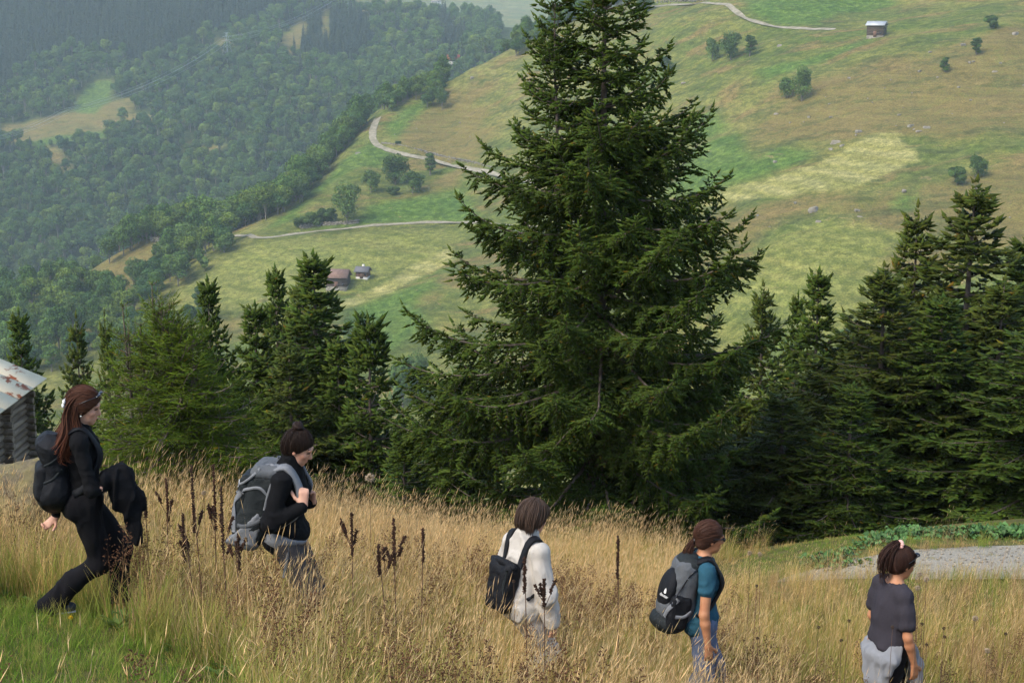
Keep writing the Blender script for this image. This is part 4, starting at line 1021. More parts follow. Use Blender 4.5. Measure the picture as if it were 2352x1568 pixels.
# --- pylons and wires
steel = mat('galvanised_steel', lin('#9aa0a2'), .6, .1, 1, metallic=.3)
def pylon(p, h, yaw, label):
    e = link('pylon', None, loc=p, rot=(0, 0, yaw), label=label, cat='pylon'); mb = MB(); r = h * .0042
    lv = np.linspace(0, 1, 6); wd = lambda t: h * (.13 * (1 - t) + .022)
    for sx in (-1, 1):
        for sy in (-1, 1): mb.tube([[sx * wd(0), sy * wd(0), -1], [sx * wd(1), sy * wd(1), h]], r, 4)
    for a, b_ in zip(lv[:-1], lv[1:]):
        for sy in (-1, 1):
            mb.tube([[-wd(a), sy * wd(a), h * a], [wd(b_), sy * wd(b_), h * b_]], r * .6, 4); mb.tube([[wd(a), sy * wd(a), h * a], [-wd(b_), sy * wd(b_), h * b_]], r * .6, 4)
    link('lattice', mb.mesh('lattice', steel), e)
    for z, w in ((.72, .26), (.86, .2), (.98, .14)):
        mb = MB(); mb.tube([[-w * h, 0, h * z], [0, 0, h * z + h * .02], [w * h, 0, h * z]], r * .9, 4); link('cross_arm', mb.mesh('cross_arm', steel), e)
    return e
pp = [hit(1500, -60, 900), hit(800, 34), hit(523, 142), hit(60, 300)]
pp[0] = at(1100, -80, 1700)
ph = [26, 24, 22, 20]
pylon(pp[1], 24, .9, 'lattice pylon on the wooded crest at the top, cut by the picture edge')
pylon(pp[2], 22, .9, 'faint lattice pylon standing in the forest of the far slope')
pylon(hit(936, 26), 18, .4, 'lattice pylon on the bare knoll left of the far meadow')
lo_ = at(150, 292, 900)
for k, (oz, ox) in enumerate([(.72, -4.5), (.72, 4.5), (.86, -3.5), (.86, 3.5)]):
    ends = [pp[0] + [0, 0, 20], pp[1] + [ox * .6, ox * .5, 24 * oz], pp[2] + [ox * .6, ox * .5, 22 * oz], lo_ + [ox * .5, ox * .4, 12 * oz], at(-200, 372, 760) + [0, 0, 12 * oz]]
    P = []
    for a, b_ in zip(ends[:-1], ends[1:]):
        t_ = np.linspace(0, 1, 14)[:, None]; q = a * (1 - t_) + b_ * t_; q[:, 2] -= (4 * t_ * (1 - t_))[:, 0] * 7; P.append(q[:-1])
    mb = MB(); mb.tube(np.vstack(P + [ends[-1][None]]), .055, 4, False)
    link('power_cable', mb.mesh('power_cable', steel, True), label='power cable strung over the far forest between the lattice pylons', cat='cable', group='power cables over the far forest')

# --- single trees on the meadows
def one_tree(u, vb, vt, wpx, kind, label, group=None):
    p = hit(u, vb); d = math.hypot(p[0], p[1]); hh = (vb - vt) * d / FPX * 1.03; ww = wpx * d / FPX; H0, W0 = [(10, 8), (9, 7.5), (12, 5), (5.5, 5.5)][kind]
    e = put_tree('leafy_tree', feature[kind], u, p[1], label, x=p[0], z=p[2], rz=(u * 7) % 6.28, sink=.3, group=group); e.scale = (ww / W0 * 1.25, ww / W0 * 1.25, hh / H0 * 1.05); return e
for a in [(798, 512, 424, 64, 0, 'large round tree just above the lower road'), (852, 442, 382, 44, 1, 'round tree between the hairpin road and the lower road, left of the group'), (908, 424, 358, 60, 0, 'left tree of the trio below the hairpin road'), (988, 402, 350, 30, 2, 'narrow pointed tree beside the hairpin road'), (948, 444, 384, 54, 1, 'lower right tree of the trio below the hairpin road'), (904, 448, 426, 26, 3, 'low bush under the trio of trees'),
    (692, 522, 496, 34, 3, 'leftmost bush of the hedge on the stone wall'), (722, 518, 484, 40, 3, 'middle bush of the hedge on the stone wall'), (752, 514, 476, 40, 3, 'right bush of the hedge on the stone wall'),
    (464, 742, 652, 40, 2, 'slender pale tree rising above the spruce behind the young spruce'), (440, 745, 690, 34, 1, 'smaller tree left of the slender pale tree'), (237, 690, 615, 62, 1, 'bright green round tree in front of the bare tan spur'), (362, 640, 560, 26, 2, 'slim tree on the bare tan spur below the road end'), (310, 655, 595, 40, 0, 'round tree at the right side of the tan spur'),
    (432, 600, 520, 60, 0, 'full tree growing below the left end of the lower road'), (515, 580, 528, 50, 1, 'leafy tree at the top of the strip beside the mown field'),
    (1636, 141, 82, 34, 1, 'left tree of the pair high on the meadow right of the big spruce'), (1678, 138, 78, 48, 0, 'right tree of the pair high on the meadow'), (1722, 130, 82, 28, 2, 'single upright tree right of the pair on the high meadow'),
    (1808, 226, 172, 36, 1, 'left tree of the clump on the edge of the dry slope'), (1842, 232, 158, 44, 0, 'right taller tree of the clump on the edge of the dry slope'), (2170, 166, 132, 24, 2, 'small conical tree on the dry slope at right, lower of two'), (2242, 126, 88, 24, 2, 'small conical tree on the dry slope at right, upper of two'), (2276, 66, 36, 30, 3, 'bush near the top right corner'),
    (2246, 408, 350, 42, 1, 'small tree above the tallest spruce of the right group'), (2198, 426, 382, 38, 3, 'grey-green bush left of the small tree above the right spruces'), (815, 795, 728, 62, 0, 'hazy tree right of the spruce clump below the log barn'), (925, 935, 798, 70, 1, 'bluish hazy tree low between spruce clump and big spruce'), (962, 930, 810, 60, 0, 'second hazy tree beside the big spruce lower left edge'), (1528, 165, 128, 34, 2, 'hazy pointed tree behind the right edge of the big spruce'), (914, 330, 322, 14, 3, 'tiny bush on the slope above the hairpin'), (1955, 800, 735, 50, 1, 'greyish thin tree right of the pointed spruce'),
    (1480, 28, -15, 40, 0, 'dark round tree behind the top of the big spruce')]: one_tree(*a)

# --- near log barn with rusty tin roof at the left edge
tin = bpy.data.materials.new('rusty_tin'); tin.use_nodes = True
t = NT(tin); b = t.n['Principled BSDF']; p = t.obj(); n1 = t.noise(1.1, t.scaled(p, 1, 1.0, 1), 5, .6); n2 = t.noise(7, t.scaled(p, 1, .35, 1), 4)
ru = t.math('MULTIPLY', t.ramp(n1, .56, .62), t.ramp(n2, .45, .55)); t.set(b.inputs['Base Color'], t.mix(ru, t.mix(n2, lin('#e2d2b2'), lin('#d0c09f')), lin('#9a5638'))); t.set(b.inputs['Roughness'], .85); b.inputs['Specular IOR Level'].default_value = .15
old_log = mat('old_grey_logs', lin('#94826d'), .9, .4, 6, lin('#6e5d4b'), .8, 30, stretch=(1, .12, 1)); log_end = mat('log_ends', lin('#3a332d'), .9, .3, 10)
e0 = at(-60, 985, 29.5); e1 = at(107, 870, 0) if False else None
yb, ya = 33.0, 26.0
ce = at(107, 870, yb); ev = at(0, 945, 30.05)
eb = link('log_barn', None, loc=(ce[0], ce[1], Hs(ce[0] - .5, ce[1] - 2)), label='old log barn with a pale rusting tin roof at the left edge', cat='barn')
L0 = np.array([ce[0], ce[1], Hs(ce[0] - .5, ce[1] - 2)]); dz = ce[2] - L0[2]; sl_ = math.tan(math.radians(24))
hw_ = 3.2   # half width towards the ridge
for s_, nm in ((0, 'near'), (1, 'far')):
    for j in range(9):      # tin sheets, each overlapping the next
        y0, y1 = -j * .95, -(j + 1) * .95 - .04; lift = .006 * (j % 2)
        if s_ == 0: q = [(0, y0, dz), (0, y1, dz), (-hw_, y1, dz + hw_ * sl_), (-hw_, y0, dz + hw_ * sl_)]
        else: q = [(-2 * hw_, y0, dz), (-2 * hw_, y1, dz), (-hw_, y1, dz + hw_ * sl_), (-hw_, y0, dz + hw_ * sl_)]
        q = np.array(q) + [0, 0, lift]; V = np.vstack([q, q + [0, 0, .02]]); link('roof_sheet', mesh_np('roof_sheet', V, np.array([[3, 2, 1, 0], [4, 5, 6, 7], [0, 1, 5, 4], [1, 2, 6, 5], [2, 3, 7, 6], [3, 0, 4, 7]]), False, None, [tin]), eb)
nlog = int((dz + .3) / .155); rl_ = np.random.default_rng(4)
for i in range(nlog):
    z = -.35 + i * .155
    if z > dz - .12: break
    mb = MB(); yy = np.linspace(-.1 - .12 * rl_.random(), -8.2, 9); mb.tube(np.stack([np.full(9, -.42) + rl_.normal(0, .008, 9), yy, np.full(9, z) + rl_.normal(0, .006, 9)], 1), .074 + rl_.normal(0, .004), 9); link('log', mb.mesh('log', old_log, True), eb)
    for cyy in (-.38, -1.95):
        mb = MB(); mb.tube([[-.16 - .05 * rl_.random(), cyy, z + .077], [-6.0, cyy, z + .077]], .07, 9); link('cross_log', mb.mesh('cross_log', old_log, True), eb)
mb = MB(); mb.add([[-.45, -.30, dz - .1], [-5.95, -.30, dz - .1], [-hw_, -.30, dz + hw_ * sl_ - .12]], [[0, 1, 2]]); link('gable_boards', mb.mesh('gable_boards', old_log), eb)
mb = MB(); mb.box((-6.0, -8, -.6), (-5.8, -.3, dz - .1)); link('back_wall', mb.mesh('back_wall', old_log), eb)

# lichen-covered boulder beside the barn
S = SDF(); S.ell((0, 0, .05), (.6, .5, .34), .1); S.ell((.45, .1, .0), (.5, .4, .38), .1); S.ell((-.5, -.1, .05), (.5, .5, .36), .1); V, F = S.mesh(.05); V = V + smooth_normals(V, F) * (.14 * fbm(V[:, 0] * 2.2, V[:, 1] * 2.2, V[:, 2] * 2.2, s=44, o=4))[:, None]
lich = mat('lichen_stone', lin('#5e5440'), .95, .6, 6, lin('#6f6440'), 1.0, 22); bp = at(5, 1125, 12.6)
link('boulder', mesh_np('lichen_boulder', V, F, True, None, [lich]), loc=(bp[0], bp[1], bp[2] - .12), label='lichen-covered boulder behind the long-haired hiker at the left edge', cat='rock')
# ------------------------------------------------------------------ hikers
def cloth(name, c, var=0.18, sc_=60, bump=0.25, rough=0.9, c2=None): return mat(name, c, rough, var, sc_, c2, bump, sc_ * 6, 0.12)
skin_mat = mat('skin', lin('#c4977d'), 0.55, 0.07, 14, lin('#bd8a70'), 0.05, 300, 0.35, attr='tint')
tan_skin = mat('tanned_skin', lin('#b07c58'), 0.55, 0.07, 14, lin('#a8714f'), 0.05, 300, 0.35, attr='tint')
def hair_mat(name, c): return mat(name, c, 0.6, 0.12, 40, None, 0.0, 180, 0.12, attr='tint')
black_knit = cloth('black_knit', (.0055, .0055, .006)); black_wool = cloth('black_jacket', (.006, .006, .007), .3, 30, .6)
black_trouser = cloth('black_trousers', (.0075, .007, .008)); pack_black = cloth('black_nylon', (.009, .0095, .011), .2, 25, .35, .55)
pack_dark = cloth('charcoal_nylon', (.018, .021, .021), .2, 25, .35, .6); pack_grey = cloth('light_grey_nylon', (.17, .175, .18), .15, 30, .3, .6)
pack_mid = cloth('grey_nylon', (.09, .095, .098), .18, 30, .3, .6); white_knit = cloth('cream_knit', (.50, .455, .39), .08, 50, .5); teal = cloth('teal_jersey', (.022, .075, .105), .15, 40)
grey_tee = cloth('washed_black_jersey', (.036, .032, .038), .18, 30); grey_wool = cloth('grey_marl', (.40, .41, .425), .22, 90, .9); blue_jean = cloth('faded_denim', (.115, .145, .215), .25, 60, .4)
slate_trouser = cloth('grey_hiking_trousers', (.055, .05, .048), .2, 30)
lens_mat = mat('dark_lens', (.008, .008, .009), .12, spec=.6); white_mat = mat('white_petal', (.75, .73, .68), .5); pink_mat = mat('pink_scrunchie', lin('#d9a79a'), .8, .15, 60, bump=.4)
shoe_mat = mat('walking_shoe', (.05, .055, .065), .7, .3, 60); sole_mat = mat('pale_sole', (.45, .47, .5), .6); dark_eye = mat('dark_lashes', (.02, .014, .012), .5); gold_mat = mat('gold', (.7, .5, .2), .3, metallic=1)

def bake(fig, V): return V
class Person:
    def __init__(s, u, vtop, y, yaw, height, lean, label, headpitch=0, headyaw=0, hipdrop=0.0, nod=0.0):
        s.k = height / 1.68; s.lean = lean
        top = at(u, vtop, y); s.yaw = math.radians(yaw)
        s.hip = np.array([0, 0, .93 * s.k - hipdrop]); s.RL = rotm('Y', lean)
        s.nt = s.T((-.005, 0, .555)); s.RH = rotm('Z', headyaw) @ rotm('Y', headpitch)
        s.hc = s.nt + s.RH @ np.array([.02, 0, .085]) * s.k * 1.02
        topl = s.hc + np.array([0, 0, .118]) * s.k
        c, sn = math.cos(s.yaw), math.sin(s.yaw); s.RW = np.array([[c, -sn, 0], [sn, c, 0], [0, 0, 1.0]])
        b = top - s.RW @ topl; s.base = b
        g = Hs(b[0], b[1]); s.dz = b[2] - g
        s.base = np.array([b[0], b[1], g]); s.hip = s.hip + [0, 0, s.dz]; s.nt = s.nt + [0, 0, s.dz]; s.hc = s.hc + [0, 0, s.dz]
        print('person', label[:30], 'base', s.base.round(2), 'dz', round(s.dz, 3))
        s.e = link('person', None, loc=s.base, rot=(0, 0, s.yaw), label=label, cat='person')
        s.body = SDF(); s.torso = SDF()
    def T(s, p): return s.hip + s.RL @ (np.array(p, float) * s.k)
    def Hd(s, p): return s.hc + s.RH @ (np.array(p, float) * s.k)
    def ground(s, x, y):
        w = s.RW @ np.array([x, y, 0]) + s.base; return Hs(w[0], w[1]) - s.base[2]
    def px(s, p):
        w = s.RW @ np.array(p, float) + s.base; u, v = project(w); return round(float(u)), round(float(v))
    def core(s):
        k = s.k; B = s.body; T = s.T; R = s.RL
        for S in (B, s.torso):
            S.ell(T((-.005, 0, .015)), np.array([.112, .158, .12]) * k, .05, R); S.ell(T((.005, 0, .16)), np.array([.088, .122, .13]) * k, .06, R); S.ell(T((-.005, 0, .33)), np.array([.102, .138, .155]) * k, .06, R)
            for sd in (-1, 1):
                S.ell(T((.072, .062 * sd, .30)), np.array([.05, .056, .055]) * k, .04, R); S.cone(T((-.015, .03 * sd, .455)), T((-.02, .15 * sd, .425)), .055 * k, .048 * k, .05)
                S.ell(T((-.06, .075 * sd, -.02)), np.array([.075, .08, .085]) * k, .04, R)
        s.torso.cone(T((-.012, 0, .44)), T((-.008, 0, .50)), .056 * k, .05 * k, .04)
        B.cone(T((-.012, 0, .44)), s.Hd((-.02, 0, -.07)), .05 * k, .046 * k, .04)
        # head
        Hd, RH = s.Hd, s.RH
        B.ell(Hd((-.012, 0, .022)), np.array([.096, .074, .092]) * k, .02, RH); B.ell(Hd((.032, 0, -.035)), np.array([.056, .056, .078]) * k, .03, RH)
        B.ell(Hd((.04, 0, -.075)), np.array([.045, .045, .035]) * k, .03, RH); B.ell(Hd((.070, 0, -.100)), np.array([.018, .02, .016]) * k, .02, RH)
        B.cone(Hd((.088, 0, .008)), Hd((.110, 0, -.030)), .007 * k, .0105 * k, .010); B.cone(Hd((.103, .0, -.036)), Hd((.094, 0, -.042)), .011 * k, .009 * k, .008)
        B.ell(Hd((.088, 0, -.064)), np.array([.011, .022, .006]) * k, .008, RH); B.ell(Hd((.086, 0, -.075)), np.array([.011, .02, .006]) * k, .008, RH)
        B.cone(Hd((.084, .035, .024)), Hd((.086, -.035, .024)), .012 * k, .012 * k, .02)
        for sd in (-1, 1):
            B.ell(Hd((.062, .034 * sd, -.028)), np.array([.024, .022, .02]) * k, .02, RH)
            B.ell(Hd((-.004, .072 * sd, -.012)), np.array([.019, .008, .031]) * k, .006, RH @ rotm('Y', -12)); B.ell(Hd((.002, .074 * sd, -.034)), np.array([.01, .007, .011]) * k, .006, RH)
    def arm(s, sd, elbow, wrist, rs=1.0):
        sh = s.T((-.02, .168 * sd, .415)); k = s.k
        s.body.chain([sh, elbow], [.043 * k * rs, .036 * k * rs], .03); m = elbow * .7 + wrist * .3
        s.body.chain([elbow, m, wrist], [.035 * k * rs, .036 * k * rs, .023 * k], .02); return sh
    def leg(s, sd, fx, fy, fd=0, lift=0.0, toe=0.0):
        k = s.k; hp = s.T((0, .083 * sd, -.01)); gz = s.ground(fx, fy) + lift; an = np.array([fx - .03, fy, gz + .085 * k])
        fw = np.array([math.cos(math.radians(fd)), math.sin(math.radians(fd)), 0]); kn = ik(hp, an, .435 * k, .43 * k, fw + [0, 0, .1])
        s.body.chain([hp, kn], [.082 * k, .055 * k], .04); s.body.chain([kn, kn * .65 + an * .35 - fw * .012, an], [.052 * k, .052 * k, .034 * k], .03)
        s.body.chain([an - [0, 0, .03], an + fw * .13 * k + np.array([0, 0, -.06])], [.036 * k, .026 * k], .03)
        return hp, kn, an, fw
    def put(s, name, V, F, m, col=None, smooth=True, parent=None):
        return link(name, mesh_np(name, V, F, smooth, col, m if isinstance(m, list) else [m]), parent or s.e)
    def finish_body(s, m, h=0.0082):
        V, F = s.body.mesh(h); V = relax(V, F, 1, .4)
        c = np.ones((len(V), 3)); q = (V - s.hc) @ s.RH / s.k
        lip = np.exp(-(((q[:, 0] - .096) / .012) ** 2 + (q[:, 1] / .02) ** 2 + ((q[:, 2] + .069) / .010) ** 2)); ck = np.exp(-(((q[:, 0] - .062) / .025) ** 2 + ((np.abs(q[:, 1]) - .045) / .025) ** 2 + ((q[:, 2] + .03) / .022) ** 2))
        er = np.exp(-((q[:, 0] / .02) ** 2 + ((np.abs(q[:, 1]) - .078) / .014) ** 2 + ((q[:, 2] + .015) / .03) ** 2))
        c = c * (1 - lip[:, None] * [.1, .38, .34]) * (1 - ck[:, None] * [0, .13, .13]) * (1 - er[:, None] * [0, .14, .16])
        o = s.put('body', V, F, m, c)
        for sd in (-1, 1):
            b = MB(); b.tube([s.Hd((.091, .018 * sd, .028)), s.Hd((.087, .035 * sd, .034)), s.Hd((.073, .052 * sd, .028))], [.003, .004, .002], 5); s.put_mb('eyebrow', b, dark_eye, True, o)
            b = MB(); b.tube([s.Hd((.0905, .018 * sd, .004)), s.Hd((.089, .034 * sd, .003)), s.Hd((.078, .047 * sd, .002))], [.0025, .0045, .003], 5); s.put_mb('eye', b, dark_eye, True, o)
        return o
    def put_mb(s, name, b, m, smooth=True, parent=None): return link(name, b.mesh(name, m, smooth), parent or s.e)
    def sdf(s, name, S, m, h=.008, off=0.0, wr=None, rl=1, parent=None, seed=0, st=(1, 1, 1)):
        h = max(h, .0098) if name != 'shoe' else h
        V, F = S.mesh(h, off)
        if rl: V = relax(V, F, rl, .5)
        if wr: V = wrinkle(V, F, wr[0], wr[1], seed, st)
        return s.put(name, V, F, m, np.ones((len(V), 3)), True, parent)
    def cap(s, m, n=(.72, 0, -.69), p0=(.02, 0, -.01), infl=.014, extra=None, seed=1, amp=.0016, tie=(-1, 0, .3), strands=420):
        C = SDF(); k = s.k
        C.ell(s.Hd((-.014, 0, .024)), (np.array([.098, .077, .096]) + infl) * k, .02, s.RH); C.ell(s.Hd((-.05, 0, -.03)), (np.array([.05, .062, .065]) + infl * .8) * k, .03, s.RH)
        if extra: extra(C)
        C.cut(s.Hd(p0), s.RH @ np.array(n)); V, F = C.mesh(.006); V = relax(V, F, 2, .5)
        q = (V - s.hc) @ s.RH / k; t_ = _unit(np.array(tie, float)); e1 = _unit(np.cross(t_, [0, 1.0, 0])); e2 = np.cross(t_, e1)
        qd = _unit(q); a = np.arctan2(q @ e2, q @ e1); dd = qd @ t_; st_ = vnoise(a * 11, dd * 2.5, s=seed) + .8 * vnoise(a * 27, dd * 3, s=seed + 4)
        V = V + smooth_normals(V, F) * (amp * st_)[:, None]
        o = s.put('hair', V, F, m, np.repeat((1 + .30 * st_)[:, None], 3, 1))
        # fine strands combed over the cap towards the tie point
        r = np.random.default_rng(seed + 60); nn = s.RH @ np.array(n); gds = []; tw = s.RH @ t_
        while len(gds) < strands:
            d0 = _unit(r.normal(0, 1, 3)); pp_ = s.hc + d0 * .11 * k
            if (pp_ - s.Hd(p0)) @ _unit(nn) > .004 or d0 @ tw > .93 or (d0 @ s.RH)[2] < -.75: continue
            f = np.linspace(0, 1, 9)[:, None]; D = _unit(d0 * (1 - f) + tw * f * .97); gds.append(C.proj(s.hc + D * .115 * k, r.uniform(-.001, .0035), 3)[0])
        VV, FF, CC = locks(gds, 1, .0012, .0019, seed + 70, 8, .002, 5.0, .5, (.65, 1.4), .7, 0, 4)
        s.put('hair_strands', VV, FF, m, CC, True, o)
        return o
    def thing(s, name, label, cat):
        return link(name, None, loc=s.base, rot=(0, 0, s.yaw), label=label, cat=cat)
    def straps(s, e, S, m, width, ypos=.105, top=(-.15, .45), low=(-.13, .08), th=.012, sides=(-1, 1), wlist=None):
        for sd in sides:
            y = ypos * sd
            raw = [(top[0], y * .8, top[1]), (-.08, y, .49), (0.0, y * 1.05, .50), (.07, y * 1.05, .42), (.10, y * 1.1, .32), (.09, y * 1.35, .2), (.0, .16 * sd, .12), (low[0] * .6, .15 * sd, low[1])]
            P = np.array([s.T(q) for q in raw]); P2, N = S.proj(P, th * .7 + .018); P2[0] = P[0]
            mb = MB(); strap_mesh(mb, P2, N, wlist or width, th); link('strap', mb.mesh('strap', m, True), e)

# ---- 1: long reddish hair, all black, jacket over the arm
W = Person(191, 891, 9.55, 20, 1.70, 0, 'person in black with long wavy auburn hair and a jacket over the arm', headpitch=15, headyaw=-16, hipdrop=.07)
W.core()
el = W.T((.035, -.235, .12)); wr = W.T((.20, -.17, .14)); W.arm(-1, el, wr); hand(W.body, wr, (1, .3, -.1), (0, .4, -1), (.3, 1, .3), 30)
el2 = W.T((-.16, .225, .16)); wr2 = W.T((-.185, .05, -.12)); W.arm(1, el2, wr2); hand(W.body, wr2, (-.75, -.25, -.6), (-.5, -.8, .2), (.3, -.3, -.7), 40, .9)
L1 = W.leg(-1, -.25, -.02, 0, lift=.02); L2 = W.leg(1, .22, -.02, 0)
W.finish_body(skin_mat)
top = W.torso; sl = [W.T((-.02, -.165, .415)), el, wr - _unit(wr - el) * .01]; sl2 = [W.T((-.02, .165, .415)), el2, wr2 - _unit(wr2 - el2) * .01]
top.chain(sl, [.038, .033, .022], .03); top.chain(sl2, [.038, .033, .022], .03)
W.sdf('top', top, black_knit, .008, .010, (.008, 16), 1, seed=3)
pt = SDF(); pt.ell(W.T((0, 0, .02)), (.118, .165, .12), .05, W.RL)
for L, ff in ((L1, 1), (L2, 1)):
    hp, kn, an, fw = L; pt.chain([hp, kn], [.09, .066], .05); pt.chain([kn, kn * .5 + an * .5 - fw * .01, an - [0, 0, .04]], [.064, .062, .08], .04)
for sd in (-1, 1): pt.ell(W.T((-.06, .075 * sd, -.03)), (.085, .088, .1), .05, W.RL)
pt.cut(L1[2] - [0, 0, .055], (0, 0, -1)); W.sdf('trousers', pt, black_trouser, .009, .004, (.016, 10), 2, seed=8, st=(1, 1, .4))
for L in (L1, L2):
    hp, kn, an, fw = L; S = SDF(); S.chain([an + [0, 0, -.03] - fw * .045, an + fw * .15 + np.array([0, 0, -.055])], [.042, .034], .02); S.cutf(lambda g, z=an[2] - .088: z - g[..., 2]); sh = W.sdf('shoe', S, shoe_mat, .007)
    b = MB(); b.tube([an - fw * .075 + np.array([0, 0, -.078]), an + fw * .05 + np.array([0, 0, -.082]), an + fw * .175 + np.array([0, 0, -.082])], [.034, .036, .03], 10, True, .3, (0, 0, 1)); link('sole', b.mesh('sole', sole_mat, True), sh)
auburn = hair_mat('auburn_hair', (.06, .024, .013)); 
W.cap(auburn, (.80, 0, -.60), (.047, 0, -.01), .016, seed=2, tie=(-1, -.2, 0))
gd = []
rH = np.random.default_rng(77)
for i in range(90):
    y0 = rH.uniform(-.085, .085); f = rH.random()
    lo = rH.uniform(-.38, -.20)
    gd.append([W.Hd((-.03 + .05 * f, y0 * .8, .095)), W.Hd((-.085 + .055 * f, y0 * 1.0, .03)), W.Hd((-.10 + .085 * f, y0 * 1.15, -.07)), W.hc + np.array([-.165 + .13 * f, y0 * 1.35, -.16]), W.hc + np.array([-.235 + .20 * f, y0 * 1.55, (-.20 + lo) * .5 - .04]), W.hc + np.array([-.25 + .24 * f + .03, y0 * 1.6, lo])])
V, F, C = locks(gd, 13, .011, .0038, 5, 15, .015, 14.0, .5, (.6, 1.4), .6, .2, 4); q = np.clip((W.hc[2] - .05 - V[:, 2]) / .28, 0, 1)[:, None]; C = C * (1 + q * [1.15, .75, .5])
W.put('hair_lengths', V, F, auburn, C)
b = MB()
for a in range(5):
    c = W.Hd((-.118 + .006 * math.cos(a * 1.26), -.035 + .022 * math.cos(a * 1.26), -.004 + .022 * math.sin(a * 1.26))); V, F = SDF().ell(c, (.011, .018, .018)).mesh(.005); b.add(V, F)
W.put_mb('hair_clip', b, white_mat)
V, F = SDF().ell(W.Hd((.006, -.084, -.05)), (.006, .006, .006)).mesh(.003); W.put('earring', V, F, white_mat)
g = link('sunglasses', None, loc=W.base, rot=(0, 0, W.yaw), label='dark sunglasses pushed up on the long auburn hair', cat='sunglasses')
for sd in (-1, 1):
    V, F = SDF().ell(W.Hd((.077, .036 * sd, .092)), (.012, .031, .021), .01, W.RH @ rotm('Y', 40)).mesh(.005); link('lens', mesh_np('lens', V, F, True, None, [lens_mat]), g)
    b = MB(); b.tube([W.Hd((.07, .068 * sd, .09)), W.Hd((.02, .092 * sd, .06)), W.Hd((-.02, .093 * sd, .03))], .0035, 6); link('temple', b.mesh('temple', lens_mat, True), g)
# pack
e = W.thing('backpack', 'plain black backpack worn by the hiker with long auburn hair', 'backpack')
S = SDF(); S.rbox(W.T((-.175, 0, .225)), (.08, .135, .215), .075, .03, W.RL); S.ell(W.T((-.185, 0, .07)), (.12, .155, .14), .06, W.RL); S.ell(W.T((-.19, 0, .38)), (.10, .13, .09), .05, W.RL)
W.sdf('pack_body', S, pack_black, .009, 0, (.012, 11), 1, e, 5)
S2 = SDF(); S2.rbox(W.T((-.255, 0, .15)), (.05, .105, .13), .045, .02, W.RL @ rotm('Y', 8)); W.sdf('front_pocket', S2, pack_black, .009, 0, (.008, 14), 1, e, 6)
W.straps(e, top, pack_black, .055, top=(-.13, .44))
for zz in (.30, .2):
    P, N = S.proj(np.array([W.T(q) for q in ((-.12, -.15, zz + .05), (-.2, -.17, zz), (-.28, -.13, zz - .03))]), .004); mb = MB(); strap_mesh(mb, P, N, .016, .004); link('side_strap', mb.mesh('side_strap', pack_dark, True), e)
# jacket over the forearm
e = W.thing('jacket', 'black knitted jacket draped over the forearm of the long-haired hiker', 'jacket')
S = SDF(); a = wr + [.035, -.01, .0]; c0 = (el * .35 + wr * .65)
S.chain([c0 + [0, 0, .045], wr + [.03, .02, .04], wr + [.07, .0, -.03]], [.046, .055, .05], .045)
for i, (dx, dy, dl) in enumerate([(.02, -.03, .20), (.075, -.04, .24), (.125, -.015, .26), (.165, .02, .22), (.11, .05, .24), (.04, .06, .2)]):
    S.chain([wr + [dx * .6 - .03, dy, .02], wr + [dx * .8 - .01, dy * 1.1, -.10], wr + [dx * .95 - .01, dy * 1.2, -dl * .9]], [.038, .042, .028], .03)
S.chain([wr + [.07, -.02, -.2], wr + [.10, -.03, -.33], wr + [.12, -.02, -.42]], [.04, .038, .036], .03)
W.sdf('jacket_body', S, black_wool, .008, 0, (.03, 13), 1, e, 11, (1, 1, .4))
print('W1', 'nose', W.px(W.Hd((.115, 0, -.03))), 'chin', W.px(W.Hd((.07, 0, -.11))), 'hip', W.px(W.hip), 'elbow', W.px(el), 'wrist', W.px(wr), 'hand2', W.px(wr2), 'feet', W.px(L1[2]), W.px(L2[2]), 'sh', W.px(sl[0]))

# ---- 2: bun, black jacket, big grey trekking pack, hand on the strap
W = Person(684, 987, 9.8, -6, 1.70, 5, 'person in a black jacket with a high dark bun, hand on the pack strap', headpitch=26)
W.core()
el = W.T((-.06, -.24, .145)); wr = W.T((.145, -.175, .275)); W.arm(-1, el, wr)
hand(W.body, wr, (-.02, .28, .96), (-.35, .9, -.2), (-.7, -.3, .2), 62, 1.08)
el2 = W.T((-.04, .23, .14)); wr2 = W.T((.14, .13, .20)); W.arm(1, el2, wr2); hand(W.body, wr2, (0, -.2, .98), (-.5, -.8, 0), (-.8, .3, .2), 60)
L1 = W.leg(-1, -.10, -.08); L2 = W.leg(1, .22, .08)
W.finish_body(skin_mat)
top = W.torso; top.chain([W.T((-.02, -.165, .415)), el, wr - _unit(wr - el) * .02], [.048, .045, .027], .035); top.chain([W.T((-.02, .165, .415)), el2, wr2 - _unit(wr2 - el2) * .02], [.048, .045, .027], .035)
top.ell(W.T((.02, 0, .02)), (.12, .15, .09), .04, W.RL); top.cone(W.T((-.012, 0, .47)), W.T((.0, 0, .535)), .062, .060, .02)
W.sdf('jacket', top, black_knit, .008, .014, (.010, 14), 1, seed=13)
pt = SDF(); pt.ell(W.T((0, 0, 0)), (.118, .165, .12), .05, W.RL)
for hp, kn, an, fw in (L1, L2): pt.chain([hp, kn], [.096, .07], .05); pt.chain([kn, an], [.07, .062], .04)
W.sdf('trousers', pt, slate_trouser, .01, .004, (.01, 11), 1, seed=18)
for hp, kn, an, fw in (L1, L2): S = SDF(); S.chain([an + [0, 0, -.04] - fw * .04, an + fw * .15 + np.array([0, 0, -.055])], [.046, .036], .02); W.sdf('boot', S, shoe_mat, .009)
dark = hair_mat('dark_brown_hair', (.016, .009, .006))
W.cap(dark, (.76, 0, -.65), (.034, 0, -.012), .010, seed=5, tie=(-.4, 0, 1))
